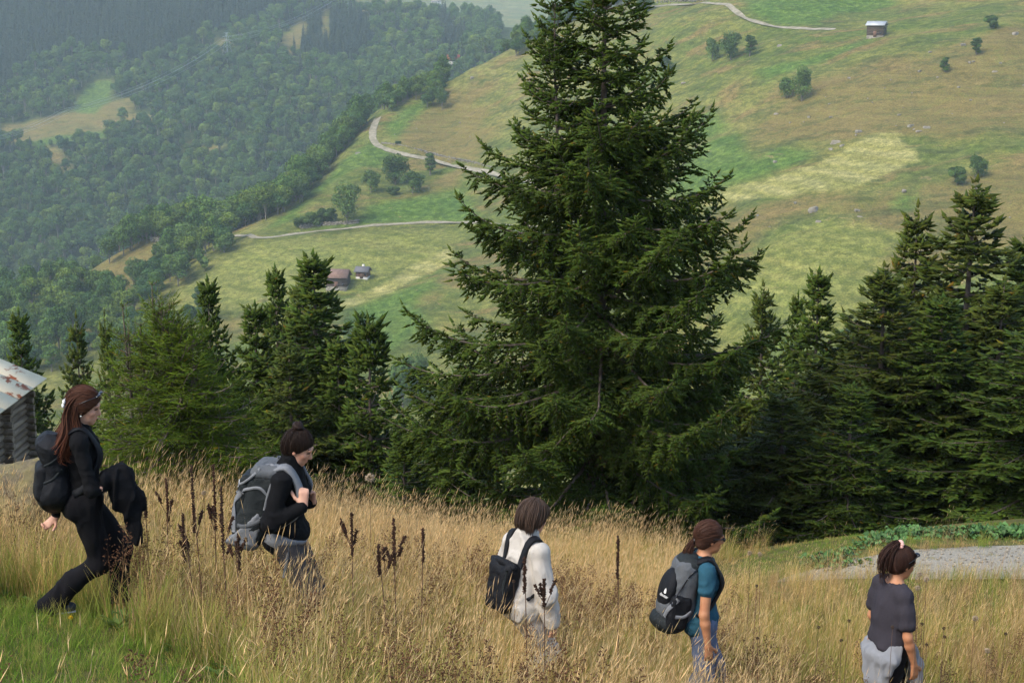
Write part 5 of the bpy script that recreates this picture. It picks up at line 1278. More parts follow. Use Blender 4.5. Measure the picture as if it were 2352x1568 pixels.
bun = W.Hd((-.058, 0, .128)); S = SDF(); S.ell(bun, (.040, .042, .036), .02, W.RH); V, F = S.mesh(.005); n_ = smooth_normals(V, F); q = V - bun; a = np.arctan2(q[:, 1], q[:, 0]); tw = vnoise(a * 2 + q[:, 2] * 90, q[:, 2] * 30 + 5, s=3); V = V + n_ * (.007 * tw)[:, None]
W.put('bun', V, F, dark, np.repeat((1 + .35 * tw)[:, None], 3, 1))
# trekking pack
e = W.thing('backpack', 'large grey and charcoal trekking backpack worn by the hiker with the bun', 'backpack')
RP = W.RL @ rotm('Y', 13)
def TP(p): return W.T((-.125, 0, -.075)) + RP @ (np.array(p, float) * [1, 1, .93])
S = SDF(); S.rbox(TP((-.125, 0, .27)), (.115, .155, .27), .08, .03, RP); S.ell(TP((-.15, 0, .12)), (.15, .165, .16), .06, RP); W.sdf('pack_body', S, pack_dark, .009, 0, (.010, 11), 1, e, 21)
S2 = SDF(); S2.rbox(TP((-.105, 0, .56)), (.135, .15, .055), .05, .03, RP @ rotm('Y', -14)); W.sdf('lid', S2, pack_mid, .009, 0, (.010, 14), 1, e, 22)
S3 = SDF(); S3.rbox(TP((-.17, 0, .05)), (.125, .17, .10), .07, .03, RP); S3.ell(TP((-.15, -.11, .16)), (.10, .06, .13), .03, RP @ rotm('Y', 30)); S3.cutf(lambda g: .02 - (TP((0, 0, .0))[2] + .13 - g[..., 2] + .9 * (g[..., 0] - TP((-.2, 0, 0))[0])) * 1.0)
W.sdf('side_pocket', S3, pack_grey, .009, .008, (.008, 16), 1, e, 23)
S4 = SDF(); S4.rbox(TP((-.245, 0, .30)), (.045, .115, .17), .04, .02, RP @ rotm('Y', -4)); fp = W.sdf('front_pocket', S4, pack_dark, .009, 0, (.006, 14), 1, e, 24)
ALL = SDF(); ALL.pr = S.pr + S2.pr + S4.pr
for pts, w_, m_ in ([((-.04, -.17, .40), (-.14, -.2, .45), (-.24, -.16, .40), (-.30, -.08, .33)), .024, pack_grey], [((-.05, -.17, .58), (-.06, -.19, .5), (-.06, -.2, .42), (-.05, -.2, .30)), .022, pack_grey], [((-.18, -.15, .6), (-.22, -.17, .52), (-.26, -.14, .44), (-.30, -.1, .4)), .02, pack_grey],
    [((-.26, -.13, .36), (-.31, -.1, .26), (-.28, -.14, .17), (-.24, -.17, .05)), .045, pack_grey], [((-.02, -.17, .28), (-.08, -.2, .2), (-.16, -.2, .14), (-.22, -.18, .12)), .03, pack_mid], [((-.16, -.1, .62), (-.10, -.08, .64), (-.02, -.06, .6)), .02, pack_grey]):
    P, N = ALL.proj(np.array([TP(q) for q in pts]), .006); mb = MB(); strap_mesh(mb, P, N, w_, .006); link('compression_strap', mb.mesh('compression_strap', m_, True), e)
b = MB(); th = np.linspace(0.4, 5.2, 18); P, N = ALL.proj(np.array([TP((-.30 + .0 * c, -.08 + .022 * math.cos(c), .40 + .028 * math.sin(c))) for c in th]), .004); b.tube(P, .003, 5); link('round_logo', b.mesh('round_logo', white_mat, True), fp)
W.straps(e, top, pack_grey, .06, ypos=.11, top=(-.12, .50), th=.02, wlist=[.05, .07, .07, .062, .05, .03, .028])
b = MB(); P, N = top.proj(np.array([W.T(q) for q in ((.045, -.12, .47), (.075, -.118, .43))]), .026); strap_mesh(b, P, N, .045, .008, 4); link('buckle', b.mesh('buckle', pack_mid), e)
P, N = top.proj(np.array([W.T(q) for q in ((-.1, -.15, .02), (-.02, -.18, .0), (.06, -.15, -.005), (.11, -.06, -.01), (.12, .06, -.01))]), .014); b = MB(); strap_mesh(b, P, N, [.09, .11, .08, .035, .03], .022); link('hip_belt', b.mesh('hip_belt', pack_grey, True), e)
b = MB(); P = np.array([W.T(q) for q in ((.05, -.17, -.01), (.055, -.185, -.12), (.04, -.19, -.24))]); strap_mesh(b, P, np.array([[0, -1, 0]] * 3, float), .022, .004, 8); link('loose_strap', b.mesh('loose_strap', pack_mid), e)
print('W2', 'nose', W.px(W.Hd((.115, 0, -.03))), 'chin', W.px(W.Hd((.07, 0, -.11))), 'hip', W.px(W.hip), 'elbow', W.px(el), 'wrist', W.px(wr), 'sh', W.px(W.T((-.02, -.168, .415))), 'packL', W.px(TP((-.29, 0, .1))), 'packtop', W.px(TP((-.1, 0, .6))))

# ---- 3: short brown bob, cream pullover, black roll-top bag
W = Person(1226, 1150, 10.0, 36, 1.66, 6, 'person with a short brown bob in a cream high-neck pullover, black bag on the back', headpitch=18, headyaw=-4)
W.core()
el = W.T((.02, -.24, .14)); wr = W.T((.10, -.235, -.075)); W.arm(-1, el, wr); hand(W.body, wr, (.15, 0, -1), (0, 1, 0), (1, .1, 0), 28)
el2 = W.T((-.02, .24, .14)); wr2 = W.T((.12, .22, -.03)); W.arm(1, el2, wr2); hand(W.body, wr2, (.3, 0, -1), (0, -1, 0), (1, 0, 0), 28)
L1 = W.leg(-1, -.12, -.08); L2 = W.leg(1, .2, .08); W.finish_body(skin_mat)
top = W.torso; top.chain([W.T((-.02, -.17, .415)), el, wr], [.048, .054, .04], .04); top.chain([W.T((-.02, .17, .415)), el2, wr2], [.048, .054, .04], .04); top.ell(W.T((0, 0, .03)), (.125, .165, .12), .05, W.RL); top.cone(W.T((-.012, 0, .46)), W.T((-.004, 0, .52)), .060, .056, .025); top.ell(W.T((-.02, 0, .2)), (.10, .14, .2), .06, W.RL)
W.sdf('pullover', top, white_knit, .008, .014, (.02, 10), 1, seed=31, st=(1, 1, .55))
pt = SDF(); pt.ell(W.T((0, 0, -.01)), (.118, .16, .12), .05, W.RL)
for hp, kn, an, fw in (L1, L2): pt.chain([hp, kn], [.094, .07], .05); pt.chain([kn, an], [.07, .06], .04)
W.sdf('trousers', pt, cloth('pale_trousers', (.42, .40, .38)), .01, .004, (.01, 11), 1, seed=33)
brown = hair_mat('brown_bob_hair', (.056, .035, .024))
def bob(C): C.ell(W.Hd((-.04, 0, -.02)), np.array([.076, .084, .084]), .04, W.RH); C.ell(W.Hd((-.005, -.058, -.005)), (.058, .028, .06), .03, W.RH); C.ell(W.Hd((-.005, .058, -.005)), (.058, .028, .06), .03, W.RH); C.ell(W.Hd((.055, 0, .06)), (.05, .068, .04), .03, W.RH)
W.cap(brown, (.62, 0, -.78), (.055, 0, -.012), .018, bob, seed=8, amp=.002, tie=(-.1, 0, 1), strands=60)
gd = []
for i in range(80):
    a = rH.uniform(-2.2, 2.2); ca, sa = math.cos(a), math.sin(a); zz = rH.uniform(-.115, -.06) if abs(a) < 1.6 else rH.uniform(-.06, -.03)
    gd.append([W.Hd((-.02 - .02 * ca, .02 * sa, .135)), W.Hd((-.02 - .085 * ca, .075 * sa, .095)), W.Hd((-.025 - .108 * ca, .097 * sa, .02)), W.Hd((-.025 - .098 * ca, .092 * sa, zz * .6)), W.Hd((-.015 - .072 * ca, .072 * sa, zz))])
V, F, C = locks(gd, 12, .008, .0034, 15, 10, .004, 6.0, .5, (.8, 1.25), .5, .14, 4); W.put('hair_locks', V, F, brown, C)
b = MB(); b.tube([W.Hd((.045, y_, .125 - 14 * y_ * y_)) for y_ in np.linspace(-.075, .075, 9)], .004, 6); W.put_mb('hair_band', b, lens_mat)
V, F = SDF().ell(W.Hd((.004, -.088, -.048)), (.007, .006, .008)).mesh(.0035); W.put('earring', V, F, gold_mat)
e = W.thing('backpack', 'black roll-top bag on the back of the hiker in cream', 'backpack')
RP = W.RL @ rotm('Y', 6)
def TP(p): return W.T((-.125, 0, .0)) + RP @ np.array(p, float)
S = SDF(); S.rbox(TP((-.065, .02, .12)), (.065, .115, .16), .045, .02, RP); S.rbox(TP((-.07, .02, .285)), (.045, .125, .035), .03, .05, RP @ rotm('Y', 12)); W.sdf('bag_body', S, pack_black, .008, 0, (.012, 11), 1, e, 35)
S2 = SDF(); S2.chain([TP((-.09, -.105, .30)), TP((-.10, .02, .312)), TP((-.09, .145, .30))], [.022, .027, .022], .02); W.sdf('rolled_top', S2, pack_black, .007, 0, (.005, 20), 1, e, 36)
b = MB(); P, N = S.proj(np.array([TP((-.14, -.08, .28)), TP((-.15, -.08, .2)), TP((-.14, -.08, .1))]), .004); strap_mesh(b, P, N, .022, .004, 8); link('closing_strap', b.mesh('closing_strap', pack_dark), e)
W.straps(e, top, pack_black, .055, ypos=.115, top=(-.13, .30), th=.014, wlist=[.045, .06, .065, .06, .05, .03, .025])
print('W3', 'nose', W.px(W.Hd((.115, 0, -.03))), 'chin', W.px(W.Hd((.07, 0, -.11))), 'hip', W.px(W.hip), 'elbow', W.px(el), 'shR', W.px(W.T((-.02, -.168, .415))), 'shL', W.px(W.T((-.02, .168, .415))), 'bag', W.px(TP((-.15, .15, .36))), W.px(TP((-.15, .1, -.04))))

# ---- 4: low ponytail, glasses, teal tee, grey daypack
W = Person(1631, 1197, 10.3, 10, 1.66, 3, 'person in a teal t-shirt with glasses and a low brown ponytail, grey daypack on', headpitch=10)
W.core()
el = W.T((-.045, -.225, .12)); wr = W.T((.0, -.235, -.115)); W.arm(-1, el, wr); hand(W.body, wr, (.12, .05, -1), (-.1, 1, 0), (1, .2, 0), 26)
el2 = W.T((-.03, .225, .13)); wr2 = W.T((.1, .2, -.09)); W.arm(1, el2, wr2); hand(W.body, wr2, (.3, 0, -1), (0, -1, 0), (1, 0, 0), 26)
L1 = W.leg(-1, -.26, -.07); L2 = W.leg(1, .3, .07); W.finish_body(tan_skin)
top = W.torso
for sd, e_ in ((-1, el), (1, el2)): a_ = W.T((-.02, .165 * sd, .415)); top.chain([a_, a_ + (e_ - a_) * .42], [.047, .05], .03)
top.ell(W.T((.0, 0, .03)), (.112, .15, .1), .05, W.RL); top.cutf(lambda g, q=('e', W.T((.01, 0, .515)), np.array([.085, .082, .055]), W.RL): -SDF._ev(q, g))
W.sdf('t_shirt', top, teal, .008, .010, (.010, 14), 1, seed=41)
pt = SDF(); pt.ell(W.T((0, 0, -.01)), (.116, .16, .11), .05, W.RL)
for hp, kn, an, fw in (L1, L2): pt.chain([hp, kn], [.092, .068], .05); pt.chain([kn, an], [.068, .058], .04)
W.sdf('jeans', pt, blue_jean, .009, .004, (.009, 12), 1, seed=43)
for hp, kn, an, fw in (L1, L2): S = SDF(); S.chain([an + [0, 0, -.04] - fw * .04, an + fw * .15 + np.array([0, 0, -.055])], [.046, .036], .02); W.sdf('boot', S, shoe_mat, .009)
chest = hair_mat('chestnut_hair', (.05, .022, .013))
W.cap(chest, (.74, 0, -.67), (.030, 0, -.022), .010, seed=11, tie=(-1, 0, -.35))
gd = []
p0, pz = W.Hd((-.115, 0, -.045)), W.hc
for i in range(16):
    o = rH.normal(0, .010, 3); gd.append([W.Hd((-.09, o[1], -.03)), p0 + o * .4, pz + np.array([-.155, 0, -.115]) + o * 1.3, pz + np.array([-.165, -.01, -.19]) + o * 1.5])
V, F, C = locks(gd, 14, .008, .0034, 25, 12, .005, 12, .5, (.7, 1.35), .6, .15, 4); W.put('ponytail', V, F, chest, C)
b = MB(); b.tube([p0 + np.array([0, .02 * math.cos(t_), .02 * math.sin(t_)]) for t_ in np.linspace(0, 6.283, 12)], .006, 6); W.put_mb('hair_tie', b, lens_mat)
g = link('glasses', None, loc=W.base, rot=(0, 0, W.yaw), label='dark framed glasses on the face of the hiker in teal', cat='glasses')
for sd in (-1, 1):
    V, F = SDF().ell(W.Hd((.101, .033 * sd, .002)), (.005, .029, .018), .01, W.RH).mesh(.004); link('lens', mesh_np('lens', V, F, True, None, [lens_mat]), g)
    b = MB(); b.tube([W.Hd((.10, .062 * sd, .01)), W.Hd((.05, .076 * sd, .01)), W.Hd((0, .084 * sd, .004))], .0042, 6); link('temple', b.mesh('temple', lens_mat, True), g)
e = W.thing('backpack', 'dark grey daypack with a black front pocket and small white logo', 'backpack')
RP = W.RL @ rotm('Y', 9)
def TP(p): return W.T((-.10, 0, -.06)) + RP @ np.array(p, float)
S = SDF(); S.rbox(TP((-.10, 0, .29)), (.095, .14, .24), .08, .03, RP); S.ell(TP((-.13, 0, .14)), (.13, .15, .16), .06, RP); W.sdf('pack_body', S, pack_mid, .009, 0, (.007, 11), 1, e, 51)
S2 = SDF(); S2.ell(TP((-.205, 0, .27)), (.06, .12, .16), .04, RP @ rotm('Y', 6)); V, F = S2.mesh(.008); fp = W.put('front_pocket', V, F, pack_black, np.ones((len(V), 3)), True, e)
S3 = SDF(); S3.ell(TP((-.08, 0, .49)), (.10, .13, .07), .03, RP); W.sdf('lid', S3, pack_dark, .008, .004, (.005, 14), 1, e, 52)
for y_ in (.125, -.125): S4 = SDF(); S4.rbox(TP((-.13, y_, .14)), (.08, .04, .13), .035, .03, RP); W.sdf('side_pocket', S4, pack_black, .008, 0, (.006, 14), 1, e, 53)
S5 = SDF(); S5.ell(TP((-.15, 0, .03)), (.135, .15, .085), .03, RP); W.sdf('base_pocket', S5, pack_dark, .009, .002, (.008, 14), 1, e, 54)
ALL = SDF(); ALL.pr = S.pr + S2.pr + S4.pr
for pts, w_, m_ in ([((-.02, -.15, .5), (-.1, -.16, .46), (-.15, -.15, .36), (-.19, -.14, .2)), .012, lens_mat], [((-.16, -.13, .12), (-.1, -.16, .13), (-.05, -.16, .17)), .028, pack_grey], [((-.2, -.10, .1), (-.19, -.13, .16), (-.17, -.14, .24)), .035, pack_grey]):
    P, N = ALL.proj(np.array([TP(q) for q in pts]), .005); mb = MB(); strap_mesh(mb, P, N, w_, .005); link('compression_strap', mb.mesh('compression_strap', m_, True), e)
tc = bpy.data.curves.new('logo_text', 'FONT'); tc.body = 'deuter'; tc.size = .032; tc.align_x = 'CENTER'; tc.extrude = .001
to = bpy.data.objects.new('tmp', tc); COL.objects.link(to); tm = bpy.data.meshes.new_from_object(to.evaluated_get(bpy.context.evaluated_depsgraph_get())); bpy.data.objects.remove(to)
P, N = ALL.proj(np.array([TP((-.25, -.085, .23)), TP((-.25, -.085, .262))]), .006)
def decal(p, n, upv): n = _unit(n); r_ = _unit(np.cross(upv, n)); u_ = np.cross(n, r_); return Matrix([[r_[0], u_[0], n[0], p[0]], [r_[1], u_[1], n[1], p[1]], [r_[2], u_[2], n[2], p[2]], [0, 0, 0, 1]])
tm.materials.append(white_mat); o = link('logo_lettering', tm, fp); o.matrix_local = decal(P[0], N[0], RP @ np.array([0, 0, 1.0]))
b = MB(); b.add([[-.012, 0, 0], [0, -.006, 0], [.012, 0, 0], [.009, .022, 0], [.0, .036, 0], [-.009, .022, 0]], [[0, 1, 2], [0, 2, 3], [0, 3, 5], [5, 3, 4]]); o = link('logo_mark', b.mesh('logo_mark', white_mat), fp); o.matrix_local = decal(P[1], N[1], RP @ np.array([0, 0, 1.0]))
W.straps(e, top, pack_black, .055, ypos=.11, top=(-.11, .46), th=.012, wlist=[.045, .06, .06, .055, .045, .028, .022])
P, N = top.proj(np.array([W.T(q) for q in ((.09, -.12, .27), (.125, -.05, .275), (.125, .05, .275))]), .006); b = MB(); strap_mesh(b, P, N, .02, .005, 8); link('chest_strap', b.mesh('chest_strap', lens_mat), e)
print('W4', 'nose', W.px(W.Hd((.115, 0, -.03))), 'chin', W.px(W.Hd((.07, 0, -.11))), 'hip', W.px(W.hip), 'elbow', W.px(el), 'wr', W.px(wr), 'shR', W.px(W.T((-.02, -.168, .415))), 'pack', W.px(TP((-.26, 0, .2))), W.px(TP((-.1, 0, .53))), W.px(TP((-.1, 0, -.0))))

# ---- 5: ponytail with pink scrunchie, washed black tee, grey pullover round the waist
W = Person(2074, 1257, 10.3, 17, 1.62, 3, 'person in a washed-black t-shirt with pink scrunchie, grey pullover round the waist', headpitch=17, headyaw=2)
W.core()
el = W.T((.0, -.232, .125)); wr = W.T((.085, -.225, -.10)); W.arm(-1, el, wr); hand(W.body, wr, (.15, .1, -1), (-.1, 1, 0), (1, .2, 0), 24)
el2 = W.T((-.03, .23, .13)); wr2 = W.T((.1, .2, -.08)); W.arm(1, el2, wr2); hand(W.body, wr2, (.3, 0, -1), (0, -1, 0), (1, 0, 0), 24)
L1 = W.leg(-1, -.2, -.07); L2 = W.leg(1, .28, .07); W.finish_body(tan_skin)
top = W.torso
for sd, e_ in ((-1, el), (1, el2)): a_ = W.T((-.02, .165 * sd, .415)); top.chain([a_, a_ + (e_ - a_) * .35, a_ + (e_ - a_) * .66], [.042, .045, .05], .04)
top.ell(W.T((-.005, 0, .10)), (.102, .138, .16), .05, W.RL); top.ell(W.T((-.035, 0, .24)), (.09, .138, .18), .05, W.RL); top.cutf(lambda g, q=('e', W.T((.005, 0, .515)), np.array([.098, .095, .062]), W.RL): -SDF._ev(q, g)); top.ell(W.T((0, 0, .06)), (.118, .156, .09), .04, W.RL); top.cut(W.T((0, 0, .0)), W.RL @ np.array([0.0, .12, -1.0]))
W.sdf('t_shirt', top, grey_tee, .008, .012, (.013, 10), 1, seed=61, st=(1, 1, .4))
pt = SDF(); pt.ell(W.T((0, 0, -.01)), (.116, .16, .11), .05, W.RL)
for hp, kn, an, fw in (L1, L2): pt.chain([hp, kn], [.092, .068], .05); pt.chain([kn, an], [.068, .058], .04)
W.sdf('trousers', pt, black_trouser, .01, .004, (.009, 12), 1, seed=63)
S = SDF()
S.ell(W.T((0, 0, .0)), (.126, .168, .07), .04, W.RL)
for i, (ya, dl) in enumerate([(-.15, .22), (-.11, .30), (-.05, .34), (.01, .34), (.07, .30), (.13, .24)]):
    S.chain([W.T((-.09 + .35 * abs(ya) , ya, .0)), W.T((-.145 + .42 * abs(ya), ya * 1.12, -.08)), W.T((-.15 + .4 * abs(ya), ya * 1.15, .04 - dl))], [.032, .040, .026], .045)
for ya in (-.045, .02): S.chain([W.T((.10, ya, .0)), W.T((.14, ya - .03, -.05)), W.T((.19, ya - .05, -.16)), W.T((.21, ya - .05, -.30))], [.04, .042, .038, .032], .03)
W.sdf('tied_pullover', S, grey_wool, .009, .004, (.022, 11), 1, seed=65, st=(1, 1, .5))
brown2 = hair_mat('dark_chestnut_hair', (.034, .016, .011))
W.cap(brown2, (.78, 0, -.62), (.034, 0, -.02), .011, seed=14, tie=(-.45, 0, 1))
p0 = W.Hd((-.055, 0, .118)); gd = []
for i in range(26):
    o = rH.normal(0, .010, 3); gd.append([p0 + o * .3, W.Hd((-.10, 0, .125)) + o, W.Hd((-.148, 0, .07)) + o * 1.6, W.Hd((-.16, 0, -.01)) + o * 2.2, W.hc + np.array([-.145 + rH.uniform(-.035, .03), 0, -.13 + rH.uniform(-.03, .05)]) + o * 1.7])
V, F, C = locks(gd, 13, .008, .0034, 35, 12, .005, 5, .4, (.75, 1.3), .6, .25, 4); W.put('ponytail', V, F, brown2, C)
b = MB()
for a in range(9): c = p0 + W.RH @ np.array([-.012 + .0 * a, .026 * math.cos(a * .7), .012 + .024 * math.sin(a * .7)]); V, F = SDF().ell(c, (.014, .014, .014)).mesh(.005); b.add(V, F)
W.put_mb('scrunchie', b, pink_mat)
g = link('sunglasses', None, loc=W.base, rot=(0, 0, W.yaw), label='dark sunglasses pushed up on the hair of the hiker with the pink scrunchie', cat='sunglasses')
for sd in (-1, 1):
    V, F = SDF().ell(W.Hd((.082, .036 * sd, .088)), (.012, .031, .02), .01, W.RH @ rotm('Y', 35)).mesh(.005); link('lens', mesh_np('lens', V, F, True, None, [lens_mat]), g)
    b = MB(); b.tube([W.Hd((.075, .066 * sd, .09)), W.Hd((.03, .09 * sd, .055)), W.Hd((-.01, .092 * sd, .02))], .0035, 6); link('temple', b.mesh('temple', lens_mat, True), g)
print('W5', 'nose', W.px(W.Hd((.115, 0, -.03))), 'chin', W.px(W.Hd((.07, 0, -.11))), 'hip', W.px(W.hip), 'elbow', W.px(el), 'wr', W.px(wr), 'shR', W.px(W.T((-.02, -.168, .415))), 'shL', W.px(W.T((-.02, .168, .415))))
# ------------------------------------------------------------------ meadow grass, weeds, gravel road at right
def blades(r, n, rad, h, w, lean, wind=(0.25, 0.0), curve=.5):
    """n thin curved blades -> V, F, s(0..1 along blade), id"""
    a = r.uniform(0, 6.283, n); q = np.sqrt(r.random(n)) * rad; base = np.stack([q * np.cos(a), q * np.sin(a), np.full(n, -.02)], 1)
    hh = r.uniform(h[0], h[1], n); az_ = r.uniform(0, 6.283, n); ln = r.uniform(lean[0], lean[1], n)
    d = np.stack([np.cos(az_) * ln + wind[0] * r.uniform(.3, 1.2, n), np.sin(az_) * ln + wind[1], np.zeros(n)], 1)
    sv = np.array([0, .38, .72, 1.0]); P = base[:, None] + np.stack([d[:, 0, None] * (sv * (1 - curve) + curve * sv ** 2.2), d[:, 1, None] * (sv * (1 - curve) + curve * sv ** 2.2), sv * (1 - .18 * ln[:, None] * sv ** 2)], -1) * hh[:, None, None]
    wa = r.uniform(0, 6.283, n); wv = np.stack([np.cos(wa), np.sin(wa), 0 * wa], 1)[:, None] * (w * r.uniform(.7, 1.3, n))[:, None, None] * np.array([1, .9, .6])[None, :, None]
    L_, R_ = P[:, :3] - wv, P[:, :3] + wv
    V = np.concatenate([np.stack([L_, R_], 2).reshape(n, 6, 3), P[:, 3:]], 1)
    i = np.arange(n)[:, None] * 7; F = np.concatenate([i + [[0, 1, 3]], i + [[0, 3, 2]], i + [[2, 3, 5]], i + [[2, 5, 4]], i + [[4, 5, 6]]])
    return V.reshape(-1, 3), F, np.tile([0, 0, .38, .38, .72, .72, 1], n), np.repeat(np.arange(n), 7), P[:, 3], _unit(P[:, 3] - P[:, 2])
def spindles(base, d, L, rad, r, n=3):
    q = _unit(np.cross(d, r.normal(0, 1, d.shape))); q2 = np.cross(d, q); m = len(base); L = np.broadcast_to(L, (m,))[:, None]
    ring = [base + d * L * .4 + rad * (math.cos(p) * q + math.sin(p) * q2) for p in np.arange(n) * 6.283 / n]
    V = np.stack([base, *ring, base + d * L], 1).reshape(-1, 3); i = np.arange(m)[:, None] * (n + 2)
    F = np.concatenate([i + [[0, 1 + (k + 1) % n, 1 + k]] for k in range(n)] + [i + [[n + 1, 1 + k, 1 + (k + 1) % n]] for k in range(n)])
    return V, F
class GB:
    def __init__(s): s.V, s.F, s.C, s.n = [], [], [], 0
    def add(s, V, F, C): s.V.append(V); s.F.append(F + s.n); s.C.append(np.broadcast_to(C, (len(V), 3))); s.n += len(V)
    def mesh(s, nm, m): return mesh_np(nm, np.vstack(s.V), np.vstack(s.F), False, np.vstack(s.C), [m])
grass_mat = mat('grass_blades', (1, 1, 1), .7, attr='tint', rnd=.16, spec=.15, transl=.42)
STRAW, STRAW2, GREEN, GREEN2, OLIVE, BROWN, RUST = (.72, .465, .18), (.88, .65, .34), (.13, .222, .028), (.24, .345, .045), (.42, .32, .10), (.11, .06, .036), (.21, .11, .058)
def tint_of(ids, r, a, b, s=None, tip=None):
    n = ids.max() + 1; f = r.random(n)[:, None]; c = (np.array(a) * (1 - f) + np.array(b) * f) * r.uniform(.75, 1.2, n)[:, None]; c = c[ids]
    if tip is not None: c = c * (1 - s[:, None] ** 1.5) + np.array(tip) * s[:, None] ** 1.5
    return c
def straw_clump(seed, nst=9, nlow=24, h=(.5, .92), head=.09, low=(STRAW, OLIVE), st=(STRAW, STRAW2)):
    r = np.random.default_rng(seed); g = GB(); V, F, s, ids, tip, d = blades(r, nst, .12, h, .0017, (.02, .28), (.16, 0), .6); g.add(V, F, tint_of(ids, r, *st))
    m = len(tip); d2 = _unit(d + [[.25, 0, -.1]] + r.normal(0, .1, d.shape)); c = (np.array(STRAW2) * r.uniform(.6, 1.15, (m, 1)))
    V, F = spindles(tip, d2, r.uniform(.7, 1.5, m) * head, .0020, r); g.add(V, F, np.repeat(c, 5, 0))
    V, F, s, ids, _, _ = blades(r, nlow, .13, (.25, .68), .0022, (.1, .6), (.12, 0), .8); g.add(V, F, tint_of(ids, r, *low)); return g.mesh('straw', grass_mat)
def green_clump(seed, n=30, h=(.22, .52), w=.0036, cols=(GREEN, GREEN2)):
    r = np.random.default_rng(seed); g = GB(); V, F, s, ids, _, _ = blades(r, n, .12, h, w, (.1, .6), (.08, 0), .8); g.add(V, F, tint_of(ids, r, *cols, s, OLIVE)); return g.mesh('green', grass_mat)
def panicle_clump(seed, n=4, h=(.5, .85), col=RUST, fuzz=46, L=.02):
    r = np.random.default_rng(seed); g = GB(); V, F, s, ids, tip, d = blades(r, n, .10, h, .0022, (.02, .25), (.1, 0), .5); g.add(V, F, tint_of(ids, r, BROWN, STRAW))
    for t_, dd in zip(tip, d):
        f = r.random(fuzz); b0 = t_ - dd * (.30 * f)[:, None]; o = r.normal(0, 1, (fuzz, 3)); o = _unit(o + [0, 0, .6]); ll = .075 * (.35 + f) * r.uniform(.3, 1, fuzz); e_ = b0 + o * ll[:, None]
        V, F = spindles(e_, _unit(o + r.normal(0, .4, o.shape)), L, .005, r); g.add(V, F, np.repeat(np.array(col) * r.uniform(.6, 1.3, (fuzz, 1)), 5, 0))
        wv = np.cross(o, [0, 0, 1.0]) * .0012; V = np.stack([b0, e_ - wv, e_ + wv], 1).reshape(-1, 3); g.add(V, np.arange(fuzz * 3).reshape(-1, 3), BROWN)
    V, F, s, ids, _, _ = blades(r, 8, .12, (.2, .5), .003, (.1, .5), (.1, 0), .8); g.add(V, F, tint_of(ids, r, OLIVE, STRAW)); return g.mesh('panicle', grass_mat)
def leaf_rosette(seed, n=9, L=.16, W_=.05, col=(.10, .2, .04), up=.5):
    r = np.random.default_rng(seed); g = GB()
    for i in range(n):
        a = r.uniform(0, 6.28); u_ = r.uniform(.3, 1) * up; l = L * r.uniform(.6, 1.2); d = np.array([math.cos(a), math.sin(a), u_]); sd = np.array([-math.sin(a), math.cos(a), 0]) * W_ * r.uniform(.7, 1.2); z = np.array([0, 0, 1.0])
        p0 = np.array([r.normal(0, .04), r.normal(0, .04), 0]); V = [p0, p0 + d * l * .35 - sd + z * .01, p0 + d * l * .35, p0 + d * l * .35 + sd + z * .01, p0 + d * l * .75 - sd * .7, p0 + d * l * .75 + z * -.01, p0 + d * l * .75 + sd * .7, p0 + d * l - z * l * .15]
        g.add(np.array(V), np.array([[0, 2, 1], [0, 3, 2], [1, 2, 5], [1, 5, 4], [2, 3, 6], [2, 6, 5], [4, 5, 7], [5, 6, 7]]), np.array(col) * r.uniform(.7, 1.35))
    return g.mesh('leaves', grass_mat)
def short_clump(seed, n=46, cols=(GREEN, GREEN2), h=(.03, .10)):
    r = np.random.default_rng(seed); g = GB(); V, F, s, ids, _, _ = blades(r, n, .13, h, .0028, (.1, .8), (.02, 0), .6); g.add(V, F, tint_of(ids, r, *cols)); return g.mesh('short', grass_mat)
protos = [straw_clump(500 + i) for i in range(4)] + [straw_clump(510 + i, 6, 24, (.4, .75), .08, (OLIVE, GREEN2), (STRAW, OLIVE)) for i in range(3)] + [green_clump(520 + i) for i in range(4)] + [panicle_clump(530 + i) for i in range(3)] \
    + [leaf_rosette(540), leaf_rosette(541, 12, .2, .035, (.13, .2, .05), 1.2)] + [short_clump(550), short_clump(551, 40, (GREEN, OLIVE)), short_clump(552, 36, (STRAW, OLIVE), (.03, .12))] + [straw_clump(560, 12, 8, (.7, 1.05), .11)] + [straw_clump(570 + i, 9, 22, (.45, .85), .07, ((.40, .25, .12), (.5, .36, .17)), ((.38, .22, .11), (.55, .36, .18))) for i in range(2)]
# ids: 0-3 straw, 4-6 mixed, 7-10 green, 11-13 panicle, 14-15 leaves, 16-18 short, 19 tall straw
ROADN = np.array([(2.75, 14.85), (3.3, 14.4), (4.3, 14.15), (6.2, 14.1), (9.5, 13.8), (14, 13.2), (14, 15.6), (9.5, 15.75), (6.2, 15.85), (4.6, 15.55), (3.6, 15.1), (3.0, 15.0)])
VERGE = np.array([(1.9, 15.2), (2.6, 15.05), (3.5, 15.1), (4.6, 15.6), (6.2, 15.9), (14, 15.6), (14, 17.9), (6.6, 18.2), (4.8, 17.9), (3.2, 17.4), (2.2, 16.6)])
def gnd(u, v, y=None):
    r_ = ray(u, v); ys = np.linspace(4, 30, 600); P = r_[None] * (ys / r_[1])[:, None]; g_ = H(P[:, 0], P[:, 1]) - P[:, 2]; k = np.argmax(g_ > 0); return P[k] if g_[k] > 0 else P[-1]
LAWN = np.array([gnd(u, v) for u, v in [(-200, 1385), (60, 1385), (150, 1420), (260, 1450), (380, 1510), (470, 1568), (540, 1660), (540, 1900), (-400, 1900)]])[:, :2]
rg = np.random.default_rng(99)
step = .098
X, Y = np.meshgrid(np.arange(-9, 10.5, step), np.arange(4.6, 21.5, step)); X = X + rg.uniform(-.5, .5, X.shape) * step; Y = Y + rg.uniform(-.5, .5, Y.shape) * step
